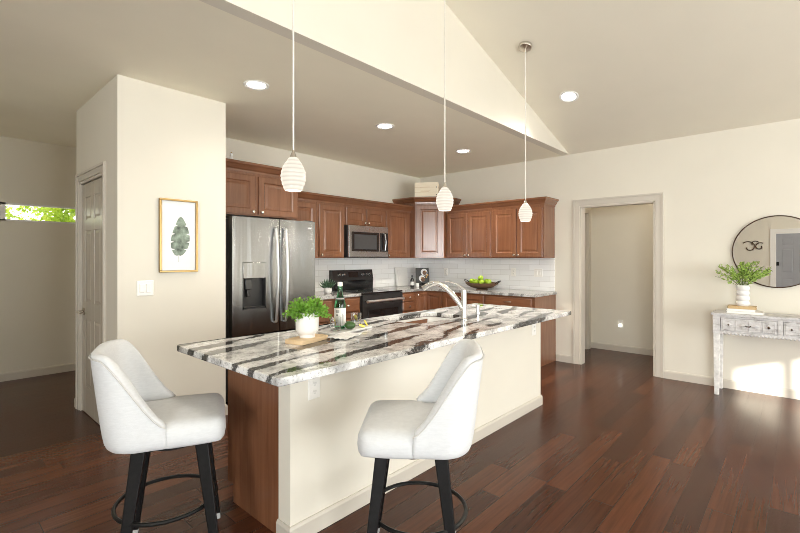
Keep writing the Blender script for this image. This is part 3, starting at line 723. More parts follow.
# sink
sk = MB(); prof = [(0.012, CZ0-0.004), (0.0, CZ0-0.004), (-0.004, CZ0-0.02), (-0.012, CZ0-0.17), (-0.05, CZ0-0.19)]
lo = []
for off, z in prof:
    lo.append([(x, y, z) for x, y in rrect(SX0-off, SX1+off, SY0-off, SY1+off, max(0.02, 0.07+off*0.5), 5)])
vs = [p for l in lo for p in l]; n = len(lo[0]); fs = []
for i in range(len(lo)-1):
    for k in range(n): fs.append((i*n+k, i*n+(k+1)%n, (i+1)*n+(k+1)%n, (i+1)*n+k))
fs.append(tuple((len(lo)-1)*n+k for k in range(n)))
sn = thing('sink', 'white undermount sink set in the island countertop', 'sink', ((SX0+SX1)/2, (SY0+SY1)/2, CZ0-0.19))
sk.add([(x-(SX0+SX1)/2, y-(SY0+SY1)/2, z-CZ0+0.19) for x, y, z in vs], fs)
so = obj('basin', sk, M['sink'], sn)
sd = so.modifiers.new('solid', 'SOLIDIFY'); sd.thickness = 0.004; sd.offset = 0
obj('drain', MB().lathe([(0.04,0.001),(0.04,0.004),(0.03,0.004),(0.025,0.002)], (0,0,0.0), 20), M['chrome'], sn)
# faucet
fx, fy = 2.872, 1.935
fa = thing('faucet', 'tall chrome pull-out faucet with arched spout beside the sink', 'faucet', (fx, fy, CZ1))
obj('body', MB().lathe([(0.030,0),(0.030,0.006),(0.024,0.012),(0.022,0.10),(0.021,0.205),(0.018,0.225),(0.010,0.232)], (0,0,0), 24), M['chrome'], fa)
tip = Vector((-0.13, 0.30, 0)); 
sp = []
for i in range(17):
    t = i/16; 
    sp.append((tip.x*(t**1.15), tip.y*(t**1.15), 0.06+0.225*math.sin(min(1, t*1.18)*PI*0.5)-0.055*max(0, (t-0.62)/0.38)**2))
obj('spout', MB().tube(sp, [0.021-0.002*i/16 if i < 12 else 0.019+0.001*(i-11) for i in range(17)], 14), M['chrome'], fa)
obj('lever', MB().tube([(0,0,0.225),(-0.012,0.012,0.245),(-0.045,0.05,0.275),(-0.085,0.095,0.292),(-0.10,0.11,0.290)], [0.012,0.010,0.007,0.006,0.006], 10), M['chrome'], fa)
so_ = thing('soap_dispenser', 'short brushed soap dispenser on the island right of the faucet', 'soap dispenser', (3.27, 2.06, CZ1))
obj('collar', MB().lathe([(0.022,0),(0.022,0.008),(0.016,0.012)], (0,0,0), 18), M['chrome'], so_)
obj('pump', MB().lathe([(0.014,0.01),(0.014,0.055),(0.017,0.056),(0.017,0.068),(0.012,0.071)], (0,0,0), 18).tube([(0,0,0.062),(-0.02,0.03,0.064),(-0.03,0.05,0.058)], 0.006, 8), M['chrome'], so_)

# outlets and switches -------------------------------------------------
def outlet(label, loc, rz, gang=1, kind='outlet', group=None):
    t = thing('wall_outlet' if kind == 'outlet' else 'light_switch', label, 'outlet' if kind == 'outlet' else 'switch', loc, rz, group)
    w = 0.072+0.046*(gang-1)
    obj('cover_plate', MB().rings([(-w/2,w/2,-.058,.058,-.0005),(-w/2,w/2,-.058,.058,-.003),(-w/2+.004,w/2-.004,-.054,.054,-.006)]), M['plastic_white'], t, smooth=0)
    for g in range(gang):
        cx = (g-(gang-1)/2)*0.046
        if kind == 'switch':
            obj('rocker', MB().rings([(cx-.0165,cx+.0165,-.034,.034,-.006),(cx-.0165,cx+.0165,-.034,.034,-.0075),(cx-.014,cx+.014,-.030,.030,-.010)]), M['plastic_white'], t, smooth=0)
        else:
            for zo in (0.020, -0.020):
                rc = obj('receptacle', MB().lathe([(0.017,0.006),(0.017,0.0085)], (cx,0,zo), 16, 'y'), M['plastic_white'], t)
                sl = MB()
                for dx in (-0.006, 0.006): sl.box(cx+dx-0.0013, cx+dx+0.0013, -0.0092, -0.008, zo-0.002, zo+0.007)
                sl.box(cx-0.002, cx+0.002, -0.0092, -0.008, zo-0.010, zo-0.006)
                obj('slots', sl, M['dark_gap'], rc, smooth=0)
    return t
G = 'outlets and switches'
outlet('white outlet on the near end of the island half wall', (1.345, IY, 0.725), 0, group=G)
outlet('white outlet under the far end of the island overhang', (3.80, IY, 0.725), 0, group=G)
outlet('white two-rocker light switch below the leaf print', (1.195, YP, 1.138), 0, 2, 'switch', G)
outlet('outlet on the tiles just right of the cookbook', (XR-0.010, 4.22, 1.145), -PI/2, group=G)
outlet('single outlet on the tiles right of the fruit bowl', (XR-0.010, 3.03, 1.165), -PI/2, group=G)
outlet('wide two-gang switch plate on the tiles nearest the doorway', (XR-0.010, 2.66, 1.165), -PI/2, 2, 'switch', G)
o_ = outlet('low outlet with night light on the hall wall through the doorway', (HX, 1.955, 0.405), -PI/2, group=G)
obj('night_light', MB().box(-0.02, 0.02, -0.04, -0.009, -0.045, 0.0), M['night_glow'], o_, bevel=0.008)

# ------------------------------------------------------------------ lights
GP = 'pendants over the island'
def pendant(label, X, Y=1.87):
    zt = HV(X); t = thing('pendant_light', label, 'pendant light', (X, Y, 1.705), 0, GP)
    prof = []
    H, n = 0.166, 84
    for i in range(n+1):
        u = i/n
        # widest at 40% height, narrowing to the open base and to the neck
        if u < 0.42: r = 0.041+(0.0605-0.041)*math.sin(u/0.42*PI/2)
        else: r = 0.014+(0.0605-0.014)*max(0.0, math.cos((u-0.42)/0.58*PI/2))**0.8
        if 0.02 < u < 0.96: r += 0.0028*abs(math.sin(u*PI*8))-0.001
        prof.append((r, u*H))
    sh = obj('shade', MB().lathe(prof, (0,0,0), 32, cap=False), M['shade'], t, smooth=60)
    obj('socket', MB().lathe([(0.013,0.115),(0.013,0.158)], (0,0,0), 14), M['cord'], t)
    obj('cap', MB().lathe([(0.018,0.160),(0.015,0.172),(0.009,0.188),(0.005,0.200)], (0,0,0), 20), M['nickel'], t)
    slope = math.atan(SL if X > XRIDGE else -SL)
    obj('cord', MB().tube([(0,0,0.197),(0,0,zt-1.705-0.02)], 0.0045, 8), M['cord'], t)
    obj('canopy', MB().lathe([(0.012,-0.028),(0.055,-0.024),(0.062,-0.012),(0.062,0.0)], (0,0,0), 28), M['nickel'], t, loc=(0,0,zt-1.705), rot=(0, slope, 0))
    l = bpy.data.lights.new('pendant_lamp', 'POINT'); l.energy = PENDANT_POWER; l.color = (1, 0.92, 0.80); l.shadow_soft_size = 0.025
    lo_ = bpy.data.objects.new('pendant_lamp', l); COL.objects.link(lo_); lo_.parent = t; lo_.location = (0, 0, -0.02); lo_.visible_camera = False
    return t
pendant('ribbed white glass pendant over the near island end, largest of three', 1.272)
pendant('ribbed white glass pendant over the middle of the island', 2.535)
pendant('ribbed white glass pendant over the far island end, smallest of three', 3.775)
def can(label, X, Y, Z, slope=0.0, power=None):
    t = thing('recessed_light', label, 'ceiling light', (X, Y, Z), 0, 'recessed ceiling lights'); t.rotation_euler = (0, slope, 0)
    obj('trim_ring', MB().lathe([(0.070,-0.004),(0.090,-0.010),(0.097,-0.005),(0.097,0.0),(0.070,0.0)], (0,0,0), 32, cap=False), M['white_trim'], t)
    obj('lens', MB().lathe([(0.001,-0.004),(0.071,-0.003)], (0,0,0), 32, cap=False), M['can_lens'], t)
    l = bpy.data.lights.new('can_lamp', 'SPOT'); l.energy = power or CAN_POWER; l.color = (1, 0.92, 0.80); l.spot_size = math.radians(140); l.spot_blend = 1.0; l.shadow_soft_size = 0.06
    lo_ = bpy.data.objects.new('can_lamp', l); COL.objects.link(lo_); lo_.parent = t; lo_.location = (0, 0, -0.03)
can('lit recessed light in the flat ceiling nearest the pantry', 1.80, 3.145, HC, power=12)
can('lit recessed light in the flat ceiling in front of the range', 3.245, 3.15, HC)
can('lit recessed light in the flat ceiling nearest the right wall', 4.665, 3.155, HC)
can('lit recessed light in the sloped ceiling beyond the pendant canopy', 4.62, 1.80, HV(4.62), math.atan(SL), 40)

hl = thing('hall_fill_light', 'added unseen fill light in the hall beyond the doorway', 'ceiling light', (6.4, 1.0, 2.5))  # fixture and lamp added out of view to brighten the hall
obj('base_ring', MB().lathe([(0.14,-0.02),(0.15,0.0)], (0,0,0), 28), M['nickel'], hl)
obj('diffuser', MB().lathe([(0.02,-0.075),(0.09,-0.06),(0.135,-0.02)], (0,0,0), 28), M['shade'], hl)
l = bpy.data.lights.new('hall_fill_lamp', 'POINT'); l.energy = 5; l.color = (1, 0.92, 0.80); l.shadow_soft_size = 0.1
lo_ = bpy.data.objects.new('hall_fill_lamp', l); COL.objects.link(lo_); lo_.parent = hl; lo_.location = (0, 0, -0.15)

# ------------------------------------------------------------------ bar stools (front = +y)
def make_stool(label, loc, facing):
    t = thing('bar_stool', label, 'stool', loc, math.atan2(facing[1], facing[0])-PI/2, 'counter stools')
    ZB, ZS = 0.555, 0.660
    hw = 0.243
    # cushion: rounded slab with a crowned top, narrower where the shell wraps it
    nx, ny = 12, 14; vs = []; fs = []
    for j in range(ny+1):
        for i in range(nx+1):
            u = i/nx*2-1; v = j/ny*2-1
            w_ = hw*(1.0-0.04*max(0, v)**2)
            if v < -0.12: w_ *= 1-0.17*min(1, (-0.12-v)/0.15)
            x = u*w_; y = 0.025+v*0.22
            k = max(0, abs(u)-0.8)/0.2; l = max(0, abs(v)-0.82)/0.18
            if v > 0: x -= math.copysign(0.022*k*l, u); y -= 0.022*k*l
            edge = min(1, (1-abs(u))/0.14); ef = min(1, (1-abs(v))/0.13)
            drop = 0.022*(1-math.sqrt(max(0, 1-(1-edge)**2)))+0.026*(1-math.sqrt(max(0, 1-(1-ef)**2)))
            z = ZS+0.012*(1-u*u)*(1-v*v)-drop
            vs.append((x, y, z))
    N1 = len(vs)
    for j in range(ny+1):
        for i in range(nx+1):
            x, y, z = vs[j*(nx+1)+i]; vs.append((x*0.985, y*0.985, ZB))
    idx = lambda i, j: j*(nx+1)+i
    for j in range(ny):
        for i in range(nx):
            fs.append((idx(i,j), idx(i+1,j), idx(i+1,j+1), idx(i,j+1)))
            fs.append(tuple(N1+q for q in (idx(i,j+1), idx(i+1,j+1), idx(i+1,j), idx(i,j))))
    bd = [(i,0) for i in range(nx)]+[(nx,j) for j in range(ny)]+[(nx-i,ny) for i in range(nx)]+[(0,ny-j) for j in range(ny)]
    for a, b in zip(bd, bd[1:]+bd[:1]): fs.append((idx(*a), N1+idx(*a), N1+idx(*b), idx(*b)))
    seat = obj('seat', MB().add(vs, fs), M['fabric'], t, smooth=60, subsurf=1)
    # wrap-around back
    ns = 44; pr = 12; vs = []; fs = []; seamp = []
    L1, Rr, yb = 0.13, 0.13, -0.245
    def plan(s, off):      # s in -1..1 along the U from right wing to left wing, off outward from inner face
        half = hw-0.052+off
        tt = abs(s); sg = 1 if s >= 0 else -1
        # segment lengths: straight wing, corner arc, back half
        y_front = 0.015; rad = 0.085+off*0.8; yb_ = yb+0.055-off
        Ls = y_front-(yb_+rad); La = rad*PI/2; Lb = half-rad; tot = Ls+La+Lb; d = (1-tt)*tot
        if d <= Ls: p = (half, y_front-d)
        elif d <= Ls+La:
            a = (d-Ls)/rad; p = (half-rad+rad*math.cos(a), yb_+rad-rad*math.sin(a))
        else: p = (half-rad-(d-Ls-La), yb_)
        return (p[0]*sg, p[1])
    for i in range(ns+1):
        s = -1+2*i/ns; tt = abs(s); d = 1-tt
        rise = min(1, d/0.48); e = rise*rise*(3-2*rise)*0.8+rise*0.2
        zt = 0.675+(0.975-0.675)*e+0.014*min(1, max(0, (d-0.5)/0.5))
        ring = []
        th = 0.052
        def pt(off, z):
            x, y = plan(s, off); k = max(0, (z-0.58)/0.40); lean = 0.050*k
            flare = 1.0-0.01*k
            return (x*flare, y-lean, z)
        ring += [pt(0.022, ZB), pt(0.043, ZB+0.012), pt(0.052, ZB+0.05), pt(0.052, ZB+(zt-ZB)*0.5), pt(0.052, zt-0.03), pt(0.048, zt-0.008), pt(0.030, zt), pt(0.012, zt-0.006), pt(0.0, zt-0.03), pt(-0.004, ZB+(zt-ZB)*0.55), pt(0.0, ZB+0.06), pt(0.01, ZB)]
        seamp.append(pt(0.0535, zt-0.022))
        vs += ring
    k = len(ring)
    for i in range(ns):
        for j in range(k): fs.append((i*k+j, (i+1)*k+j, (i+1)*k+(j+1)%k, i*k+(j+1)%k))
    fs.append(tuple(range(k))); fs.append(tuple(ns*k+j for j in range(k-1,-1,-1)))
    back = obj('backrest', MB().add(vs, fs), M['fabric'], t, smooth=70, subsurf=1)
    obj('piping', MB().tube(seamp, 0.0028, 6), M['seam'], back)
    # frame and legs
    obj('seat_frame', MB().box(-0.15,0.15,-0.135,0.165,0.528,0.556).lathe([(0.10,0.50),(0.10,0.53)],(0,0.015,0),20), M['black_metal'], t, bevel=0.004)
    for sx in (-1, 1):
        for sy in (-1, 1):
            def q(cx, cy, r, z):
                return [(cx-r,cy-r,z),(cx+r,cy-r,z),(cx+r,cy+r,z),(cx-r,cy+r,z)]
            tp = (sx*0.124, sy*0.124+0.015); bt = (sx*0.190, sy*0.190+0.015); at = lambda z: (bt[0]+(tp[0]-bt[0])*z/0.54, bt[1]+(tp[1]-bt[1])*z/0.54)
            lg = obj('leg', MB().hexa(q(*at(0.032), 0.018, 0.032), q(*at(0.54), 0.028, 0.54)), M['black_wood'], t, smooth=0, bevel=0.005)
            obj('glide', MB().hexa(q(*at(0), 0.015, 0.0), q(*at(0.034), 0.0187, 0.034)), M['glide'], lg, smooth=0, bevel=0.003)
    zr = 0.245; rr = 0.212
    obj('footrest_ring', MB().tube([(rr*math.cos(2*PI*k/56), rr*math.sin(2*PI*k/56)-0.012, zr) for k in range(56)], 0.009, 10, True), M['black_metal'], t)
    return t
make_stool('white upholstered stool at the left end of the island, near the pantry door', (0.812, 2.195, 0), (0.904, -0.427))
make_stool('white upholstered stool at the long side of the island, its back to the right', (1.53, 1.29, 0), (-0.62, 0.785))

# ------------------------------------------------------------------ leaf picture on pantry
px0, px1, pz0, pz1 = 1.29, 1.585, 1.255, 1.84
pf = thing('framed_print', 'gold framed green leaf print on the pantry wall', 'picture', ((px0+px1)/2, YP, (pz0+pz1)/2))
w2, h2 = (px1-px0)/2, (pz1-pz0)/2; e = 0.016
fr = MB()
for a, b, c, d in ((-w2, w2, h2-e, h2), (-w2, w2, -h2, -h2+e), (-w2, -w2+e, -h2+e, h2-e), (w2-e, w2, -h2+e, h2-e)): fr.box(a, b, -0.028, -0.001, c, d)
obj('frame', fr, M['gold'], pf, smooth=0, bevel=0.003)
obj('mat_board', MB().box(-w2+e, w2-e, -0.012, -0.004, -h2+e, h2-e), M['mat_board'], pf, smooth=0)
lf = MB()
def leaf_outline():
    pts = []
    N = 40
    for sgn in (1, -1):
        seq = []
        for i in range(N+1):
            u = i/N; wv = 0.082*math.sin(PI*min(1, u*0.93+0.05))**0.7*(1-0.25*u)
            notch = (0.55 if (i % 8) in (0,) else 1.0)
            seq.append((sgn*wv*notch, -0.155+0.31*u-0.021*(abs(wv)/0.08)))
        pts.append(seq)
    return pts
rt, lt = leaf_outline()
for seq in (rt, lt):
    for i in range(len(seq)-1):
        a, b = seq[i], seq[i+1]; u0 = -0.155+0.31*i/40; u1 = -0.155+0.31*(i+1)/40
        c = lambda z: 0.018*math.sin((z+0.15)*7)
        lf.add([(c(u0), -0.0126, u0), (a[0]+c(a[1]), -0.0126, a[1]), (b[0]+c(b[1]), -0.0126, b[1]), (c(u1), -0.0126, u1)], [(0,1,2,3)])
lo_ = obj('leaf_print', lf.box(-0.0012, 0.0012, -0.0128, -0.0122, -0.21, -0.15), M['leafprint'], pf, smooth=0)

# ------------------------------------------------------------------ plants
def leaf(mb, p, d, L, Wd, fold=0.25):
    d = d.normalized(); up = Vector((0,0,1)); s = d.cross(up)
    if s.length < 0.05: s = Vector((1,0,0))
    s.normalize(); a = random.uniform(0, 2*PI); s = Matrix.Rotation(a*0.35, 3, d) @ s; nrm = s.cross(d)
    m = p + d*L*0.5
    mb.add([p, m+s*Wd/2+nrm*Wd*fold, p+d*L-nrm*L*0.12, m-s*Wd/2+nrm*Wd*fold, m], [(0,1,4),(1,2,4),(2,3,4),(3,0,4)])
# herb pot on the island
bx, by = 1.515, 2.09
brd = thing('cutting_board', 'thick pale wooden board under the potted herb', 'board', (1.51, 2.085, CZ1), math.radians(14))
obj('slab', MB().prism(rrect(-0.115, 0.115, -0.066, 0.066, 0.012, 3), 0.0, 0.024), M['pale_wood'], brd, bevel=0.003)
hp = thing('potted_herb', 'bushy green herb in a white footed pot on the island', 'plant', (bx, by, CZ1+0.024))
obj('pot', MB().lathe([(0.050,0.0),(0.050,0.016),(0.062,0.026),(0.074,0.045),(0.076,0.13),(0.078,0.148),(0.074,0.152),(0.070,0.148),(0.068,0.12)], (0,0,0), 36, cap=False).lathe([(0.001,0.001),(0.05,0.0)], (0,0,0), 36, cap=False).move(Matrix.Diagonal((0.87,0.87,0.95,1))), M['ceramic'], hp)
obj('soil', MB().lathe([(0.001,0.122),(0.059,0.120)], (0,0,0), 24, cap=False), M['soil'], hp)
fol = MB(); st = MB()
for i in range(150):
    a = random.uniform(0, 2*PI); el = random.uniform(0.1, 1.45); R_ = random.uniform(0.055, 0.112)
    d = Vector((math.cos(a)*math.cos(el), math.sin(a)*math.cos(el), math.sin(el)*0.85))
    base = Vector((math.cos(a)*0.03, math.sin(a)*0.03, 0.13)); tipp = base+d*R_ - Vector((0,0,0.03*(1-el/1.45)))
    if i % 3 == 0: st.tube([base, (base+tipp)/2+Vector((0,0,0.015)), tipp], 0.0012, 4)
    for k in range(8):
        t_ = random.uniform(0.4, 1.05); p = base.lerp(tipp, t_)+Vector([random.uniform(-.012,.012) for _ in range(3)])
        leaf(fol, p, Vector((random.uniform(-1,1), random.uniform(-1,1), random.uniform(-0.3,1)))+d*0.7, random.uniform(.013,.023), random.uniform(.011,.018))
obj('foliage', fol, M['herb'], hp, smooth=0); obj('stems', st, M['stem'], hp)

# tray group
nb = thing('serving_board', 'light marble serving board under the bottle and glasses', 'board', (1.90, 2.20, CZ1), math.radians(10))
obj('slab', MB().prism(rrect(-0.19, 0.19, -0.085, 0.085, 0.02, 3), 0, 0.014), M['marble'], nb, bevel=0.003)
ZT = CZ1+0.0142
nap = MB(); nn = 18
for j in range(nn+1):
    for i in range(nn+1):
        x = (i/nn-0.5)*0.20; y = (j/nn-0.5)*0.13
        nap.v.append((x, y, 0.004+0.010*abs(noise.noise(Vector((x*22, y*30, 1.3))))+0.004*math.sin(x*60+y*20)**2))
for j in range(nn):
    for i in range(nn): nap.f.append((j*(nn+1)+i, j*(nn+1)+i+1, (j+1)*(nn+1)+i+1, (j+1)*(nn+1)+i))
np_ = obj('napkin', nap, M['linen'], loc=(1.735, 2.02, CZ1+0.001), rot=(0,0,math.radians(20)), smooth=60)
np_.modifiers.new('solid', 'SOLIDIFY').thickness = 0.002
tag(np_, 'rumpled grey linen napkin lying in front of the green bottle', 'napkin')
bt = thing('bottle', 'green glass water bottle with a white label on the island', 'bottle', (1.88, 2.235, ZT))
obj('glass_body', MB().lathe([(0.030,0.0),(0.037,0.006),(0.0375,0.02),(0.0375,0.15),(0.034,0.175),(0.024,0.205),(0.0165,0.232),(0.0145,0.262),(0.0145,0.285),(0.012,0.287)], (0,0,0), 32), M['green_glass'], bt)
lb = obj('label', MB().lathe([(0.0381,0.022),(0.0381,0.135)], (0,0,0), 40, cap=False), M['label'], bt)
# small grey lines of print on the side facing the room
ink = MB()
def on_label(a0, a1, z0, z1, r=0.0384):
    n_ = 6
    for k in range(n_):
        b0 = a0+(a1-a0)*k/n_; b1 = a0+(a1-a0)*(k+1)/n_
        ink.add([(r*math.cos(b0), r*math.sin(b0), z0), (r*math.cos(b1), r*math.sin(b1), z0), (r*math.cos(b1), r*math.sin(b1), z1), (r*math.cos(b0), r*math.sin(b0), z1)], [(0,1,2,3)])
ac = math.atan2(-2.235, -1.88)
for z in (0.118, 0.112, 0.106): on_label(ac-0.75, ac-0.15, z, z+0.003)
on_label(ac+0.35, ac+0.42, 0.035, 0.10); on_label(ac-0.7, ac-0.35, 0.085, 0.095); on_label(ac-0.7, ac-0.45, 0.04, 0.044); on_label(ac+0.55, ac+0.60, 0.04, 0.09)
obj('print', ink, M['ink'], lb, smooth=0)
obj('neck_emblem', MB().lathe([(0.0300,0.186),(0.0268,0.197)], (0,0,0), 40, cap=False), M['label'], bt)
obj('cap', MB().lathe([(0.0165,0.276),(0.0168,0.300),(0.014,0.303)], (0,0,0), 24), M['plastic_white'], bt)
def tumbler(label, loc, slice_=True):
    t = thing('tumbler', label, 'glass', loc, 0, 'glass tumblers on the island')
    obj('glass_body', MB().lathe([(0.030,0.0),(0.033,0.003),(0.037,0.085),(0.0350,0.085),(0.0310,0.010),(0.001,0.009)], (0,0,0), 28, cap=False).lathe([(0.001,0.0),(0.030,0.0)], (0,0,0), 28, cap=False), M['clear_glass'], t)
    return t
tumbler('clear tumbler with a lemon slice, left of the green bottle', (1.80, 2.185, ZT))
tumbler('clear tumbler behind the dark lime, right of the bottle', (2.03, 2.245, ZT))
def lemon(label, loc, rot):
    o = obj('lemon_slice', MB().lathe([(0.001,-0.003),(0.018,-0.003),(0.021,-0.002),(0.021,0.002),(0.018,0.003),(0.001,0.003)], (0,0,0), 26, cap=False), M['lemon'], loc=loc, rot=rot)
    return tag(o, label, 'lemon slice', 'lemon slices')
lemon('yellow lemon slice standing in the left tumbler', (1.797, 2.183, ZT+0.050), (1.35, 0.2, 0.9))
lemon('yellow lemon slice standing in the right tumbler', (2.028, 2.243, ZT+0.052), (1.2, 0.35, 0.3))
lemon('lemon slice lying on the board beside the dark lime', (2.00, 2.155, ZT+0.012), (0.35, 0.2, 0))
lemon('lemon slice propped at the right end of the marble board', (2.065, 2.185, ZT+0.0195), (1.05, 0.0, 0.7))
tag(obj('lime', MB().ball((0,0,0), 0.036, 0.027, 0.026, 20, 14), M['lime'], loc=(1.895, 2.155, ZT+0.0265), rot=(0,0,-0.7)), 'dark green lime lying in front of the bottle', 'lime')

# succulent left of the range
su = thing('potted_succulent', 'spiky succulent in a round white pot left of the range', 'plant', (3.50, 4.40, ZCT+0.001)); su.scale = (0.78, 0.78, 0.78)
obj('pot', MB().lathe([(0.040,0),(0.058,0.012),(0.066,0.045),(0.062,0.085),(0.056,0.098),(0.052,0.094),(0.05,0.07)], (0,0,0), 28, cap=False).lathe([(0.001,0),(0.04,0)], (0,0,0), 28, cap=False), M['ceramic'], su)
obj('soil', MB().lathe([(0.001,0.082),(0.053,0.08)], (0,0,0), 20, cap=False), M['soil'], su)
sl_ = MB()
for i in range(26):
    a = i*2.4; el = 0.35+1.1*(i/26); L = random.uniform(0.11, 0.165)
    d = Vector((math.cos(a)*math.cos(el), math.sin(a)*math.cos(el), math.sin(el))); p = Vector((math.cos(a)*0.02, math.sin(a)*0.02, 0.08))
    sl_.tube([p, p+d*L*0.4, p+d*L*0.75+Vector((0,0,0.01)), p+d*L+Vector((0,0,0.02))], [0.011,0.0135,0.008,0.001], 6)
obj('leaves', sl_, M['succulent'], su)

# corner of the counter: white board, cookbook, bottle, cup
wbd = thing('cutting_board', 'white rectangular board leaning on the tiles right of the range', 'board', (5.235, YK-0.075, ZCT+0.001), 0)
R1 = Matrix.Rotation(-0.16, 4, 'X')
obj('slab', MB().prism(rrect(-0.135, 0.135, 0.0, 0.30, 0.02, 4), 0, 0.018).move(R1 @ Matrix.Rotation(PI/2, 4, 'X') ), M['board_white'], wbd, bevel=0.004)
obj('inner_groove', MB().box(-0.09, 0.09, -0.0188, -0.0182, 0.252, 0.256).box(-0.09, -0.087, -0.0188, -0.0182, 0.05, 0.252).move(R1), M['linen'], wbd, smooth=0)
cb = thing('cookbook', 'dark-covered cookbook propped up in the counter corner', 'book', (5.475, 4.47, ZCT+0.0055), math.radians(-36))
R2 = Matrix.Rotation(-0.14, 4, 'X')
obj('cover', MB().box(-0.105, 0.105, -0.004, 0.0, 0, 0.285).box(-0.105, 0.105, 0.022, 0.026, 0, 0.285).box(-0.107, -0.103, -0.004, 0.026, 0, 0.285).move(R2), M['dark_print'], cb, smooth=0)
obj('pages', MB().box(-0.10, 0.100, 0.0002, 0.0218, 0.004, 0.281).move(R2), M['paper'], cb, smooth=0)
for nm, mt, y0, ds in (('cover_plate', 'paper', 0.0056, ((0.025, 0.215, 0.055), (-0.015, 0.115, 0.05))), ('cover_dish', 'food_brown', 0.0064, ((0.034, 0.205, 0.036), (0.004, 0.100, 0.036))), ('cover_garnish', 'food_tan', 0.0072, ((0.05, 0.222, 0.010), (0.078, 0.165, 0.016), (-0.02, 0.122, 0.011), (0.06, 0.135, 0.014)))):
    for cx_, cz_, r0 in ds:
        obj(nm, MB().lathe([(0.001,y0),(r0*0.9,y0),(r0,y0-0.0006)], (cx_,0,cz_), 22, 'y', cap=False).move(R2), M[mt], cb)
db = thing('bottle', 'small dark bottle with white label in the counter corner', 'bottle', (5.13, 4.40, ZCT+0.001))
obj('glass_body', MB().lathe([(0.028,0),(0.030,0.004),(0.030,0.10),(0.024,0.125),(0.011,0.14),(0.011,0.16)], (0,0,0), 22), M['black_gloss'], db)
obj('label', MB().lathe([(0.0306,0.03),(0.0306,0.085)], (0,0,0), 28, cap=False), M['label'], db)
obj('cap', MB().lathe([(0.013,0.155),(0.013,0.178),(0.010,0.18)], (0,0,0), 18), M['charcoal'], db)
cu = thing('cup', 'tiny white cup between the dark bottle and the cookbook', 'cup', (5.215, 4.37, ZCT+0.001))
obj('bowl', MB().lathe([(0.022,0),(0.027,0.01),(0.030,0.055),(0.0275,0.055),(0.024,0.012),(0.001,0.010)], (0,0,0), 22, cap=False).lathe([(0.001,0),(0.022,0)], (0,0,0), 22, cap=False), M['ceramic'], cu)
cbk = thing('bowl', 'black bowl in front of the cookbook in the counter corner', 'bowl', (5.345, 4.33, ZCT+0.001))
obj('shell', MB().lathe([(0.035,0),(0.045,0.01),(0.062,0.055),(0.059,0.055),(0.042,0.014),(0.001,0.012)], (0,0,0), 26, cap=False).lathe([(0.001,0),(0.035,0)], (0,0,0), 26, cap=False), M['black_gloss'], cbk)

# fruit bowl
fb = thing('fruit_bowl', 'wide brown metal bowl with handles on the right counter', 'bowl', (5.44, 3.36, ZCT+0.001))
obj('shell', MB().lathe([(0.07,0.012),(0.15,0.030),(0.215,0.068),(0.235,0.095),(0.230,0.096),(0.208,0.072),(0.14,0.036),(0.001,0.022)], (0,0,0), 40, cap=False).lathe([(0.001,0.012),(0.07,0.012)],(0,0,0),40,cap=False), M['rattan'], fb)
obj('foot', MB().lathe([(0.085,0),(0.085,0.004),(0.06,0.013)], (0,0,0), 28), M['rattan'], fb)
for sg in (-1, 1):
    obj('handle', MB().tube([(-0.03*1.0, sg*0.225, 0.09),(-0.035, sg*0.262, 0.112),(-0.02, sg*0.285, 0.128),(0.02, sg*0.285, 0.128),(0.035, sg*0.262, 0.112),(0.03, sg*0.225, 0.09)], 0.006, 8), M['black_metal'], fb)
ap0 = None
aps = [((-0.04,-0.135,0.095),'green apple in the bowl nearest the doorway'),((-0.075,-0.04,0.088),'green apple at the front of the bowl, right of centre'),((-0.07,0.055,0.088),'green apple at the front of the bowl, left of centre'),
       ((-0.035,0.140,0.098),'green apple in the bowl nearest the corner'),((0.0,0.02,0.142),'green apple on top of the others in the bowl'),((0.05,-0.05,0.092),'green apple at the back of the bowl, right'),((0.055,0.06,0.092),'green apple at the back of the bowl, left')]
for (x, y, z), lab in aps:
    if ap0 is None:
        ap0 = thing('apple', lab, 'apple', (0,0,0), 0, 'green apples in the bowl')
        obj('flesh', MB().lathe([(0.003,-0.030),(0.016,-0.036),(0.030,-0.028),(0.040,-0.002),(0.040,0.012),(0.031,0.030),(0.016,0.037),(0.004,0.029)], (0,0,0), 20), M['apple'], ap0, smooth=80)
        obj('stem', MB().tube([(0,0,0.028),(0.003,0.002,0.045)], 0.0018, 6), M['rattan'], ap0)
        a_ = ap0
    else:
        a_ = copy_tree(ap0); a_['label'] = lab
    a_.location = (5.44+x, 3.36+y, ZCT+z+0.016); a_.rotation_euler = (random.uniform(-.4,.4), random.uniform(-.4,.4), random.uniform(0,6))

# wooden crate on the corner cabinet
cr = thing('wooden_crate', 'pale pine crate on top of the corner cabinet', 'crate', (5.33, 4.27, ZU+HCN+0.079), cang)
cl, cd, ch = 0.36, 0.22, 0.225
obj('box', MB().box(-cl/2, cl/2, -cd/2, cd/2, 0, ch), M['crate_wood'], cr, smooth=0, bevel=0.003)
sl_ = MB()
for z in (0.075, 0.15): sl_.box(-cl/2-0.001, cl/2+0.001, -cd/2-0.001, cd/2+0.001, z-0.0015, z+0.0015)
obj('slat_gaps', sl_, M['tan_cover'], cr, smooth=0)
obj('corner_marks', MB().lathe([(0.001,0.001),(0.008,0.0012)], (cl/2-0.03,-cd/2,0.035), 12, 'y', cap=False).lathe([(0.001,0.001),(0.008,0.0012)], (cl/2-0.03,-cd/2,0.15), 12, 'y', cap=False), M['dark_gap'], cr, smooth=0)
obj('faint_lettering', MB().box(-0.10, 0.05, -cd/2-0.0012, -cd/2, 0.150, 0.156).box(-0.09, 0.06, -cd/2-0.0012, -cd/2, 0.092, 0.097).box(-0.09, 0.04, -cd/2-0.0012, -cd/2, 0.080, 0.084), M['tan_cover'], cr, smooth=0)
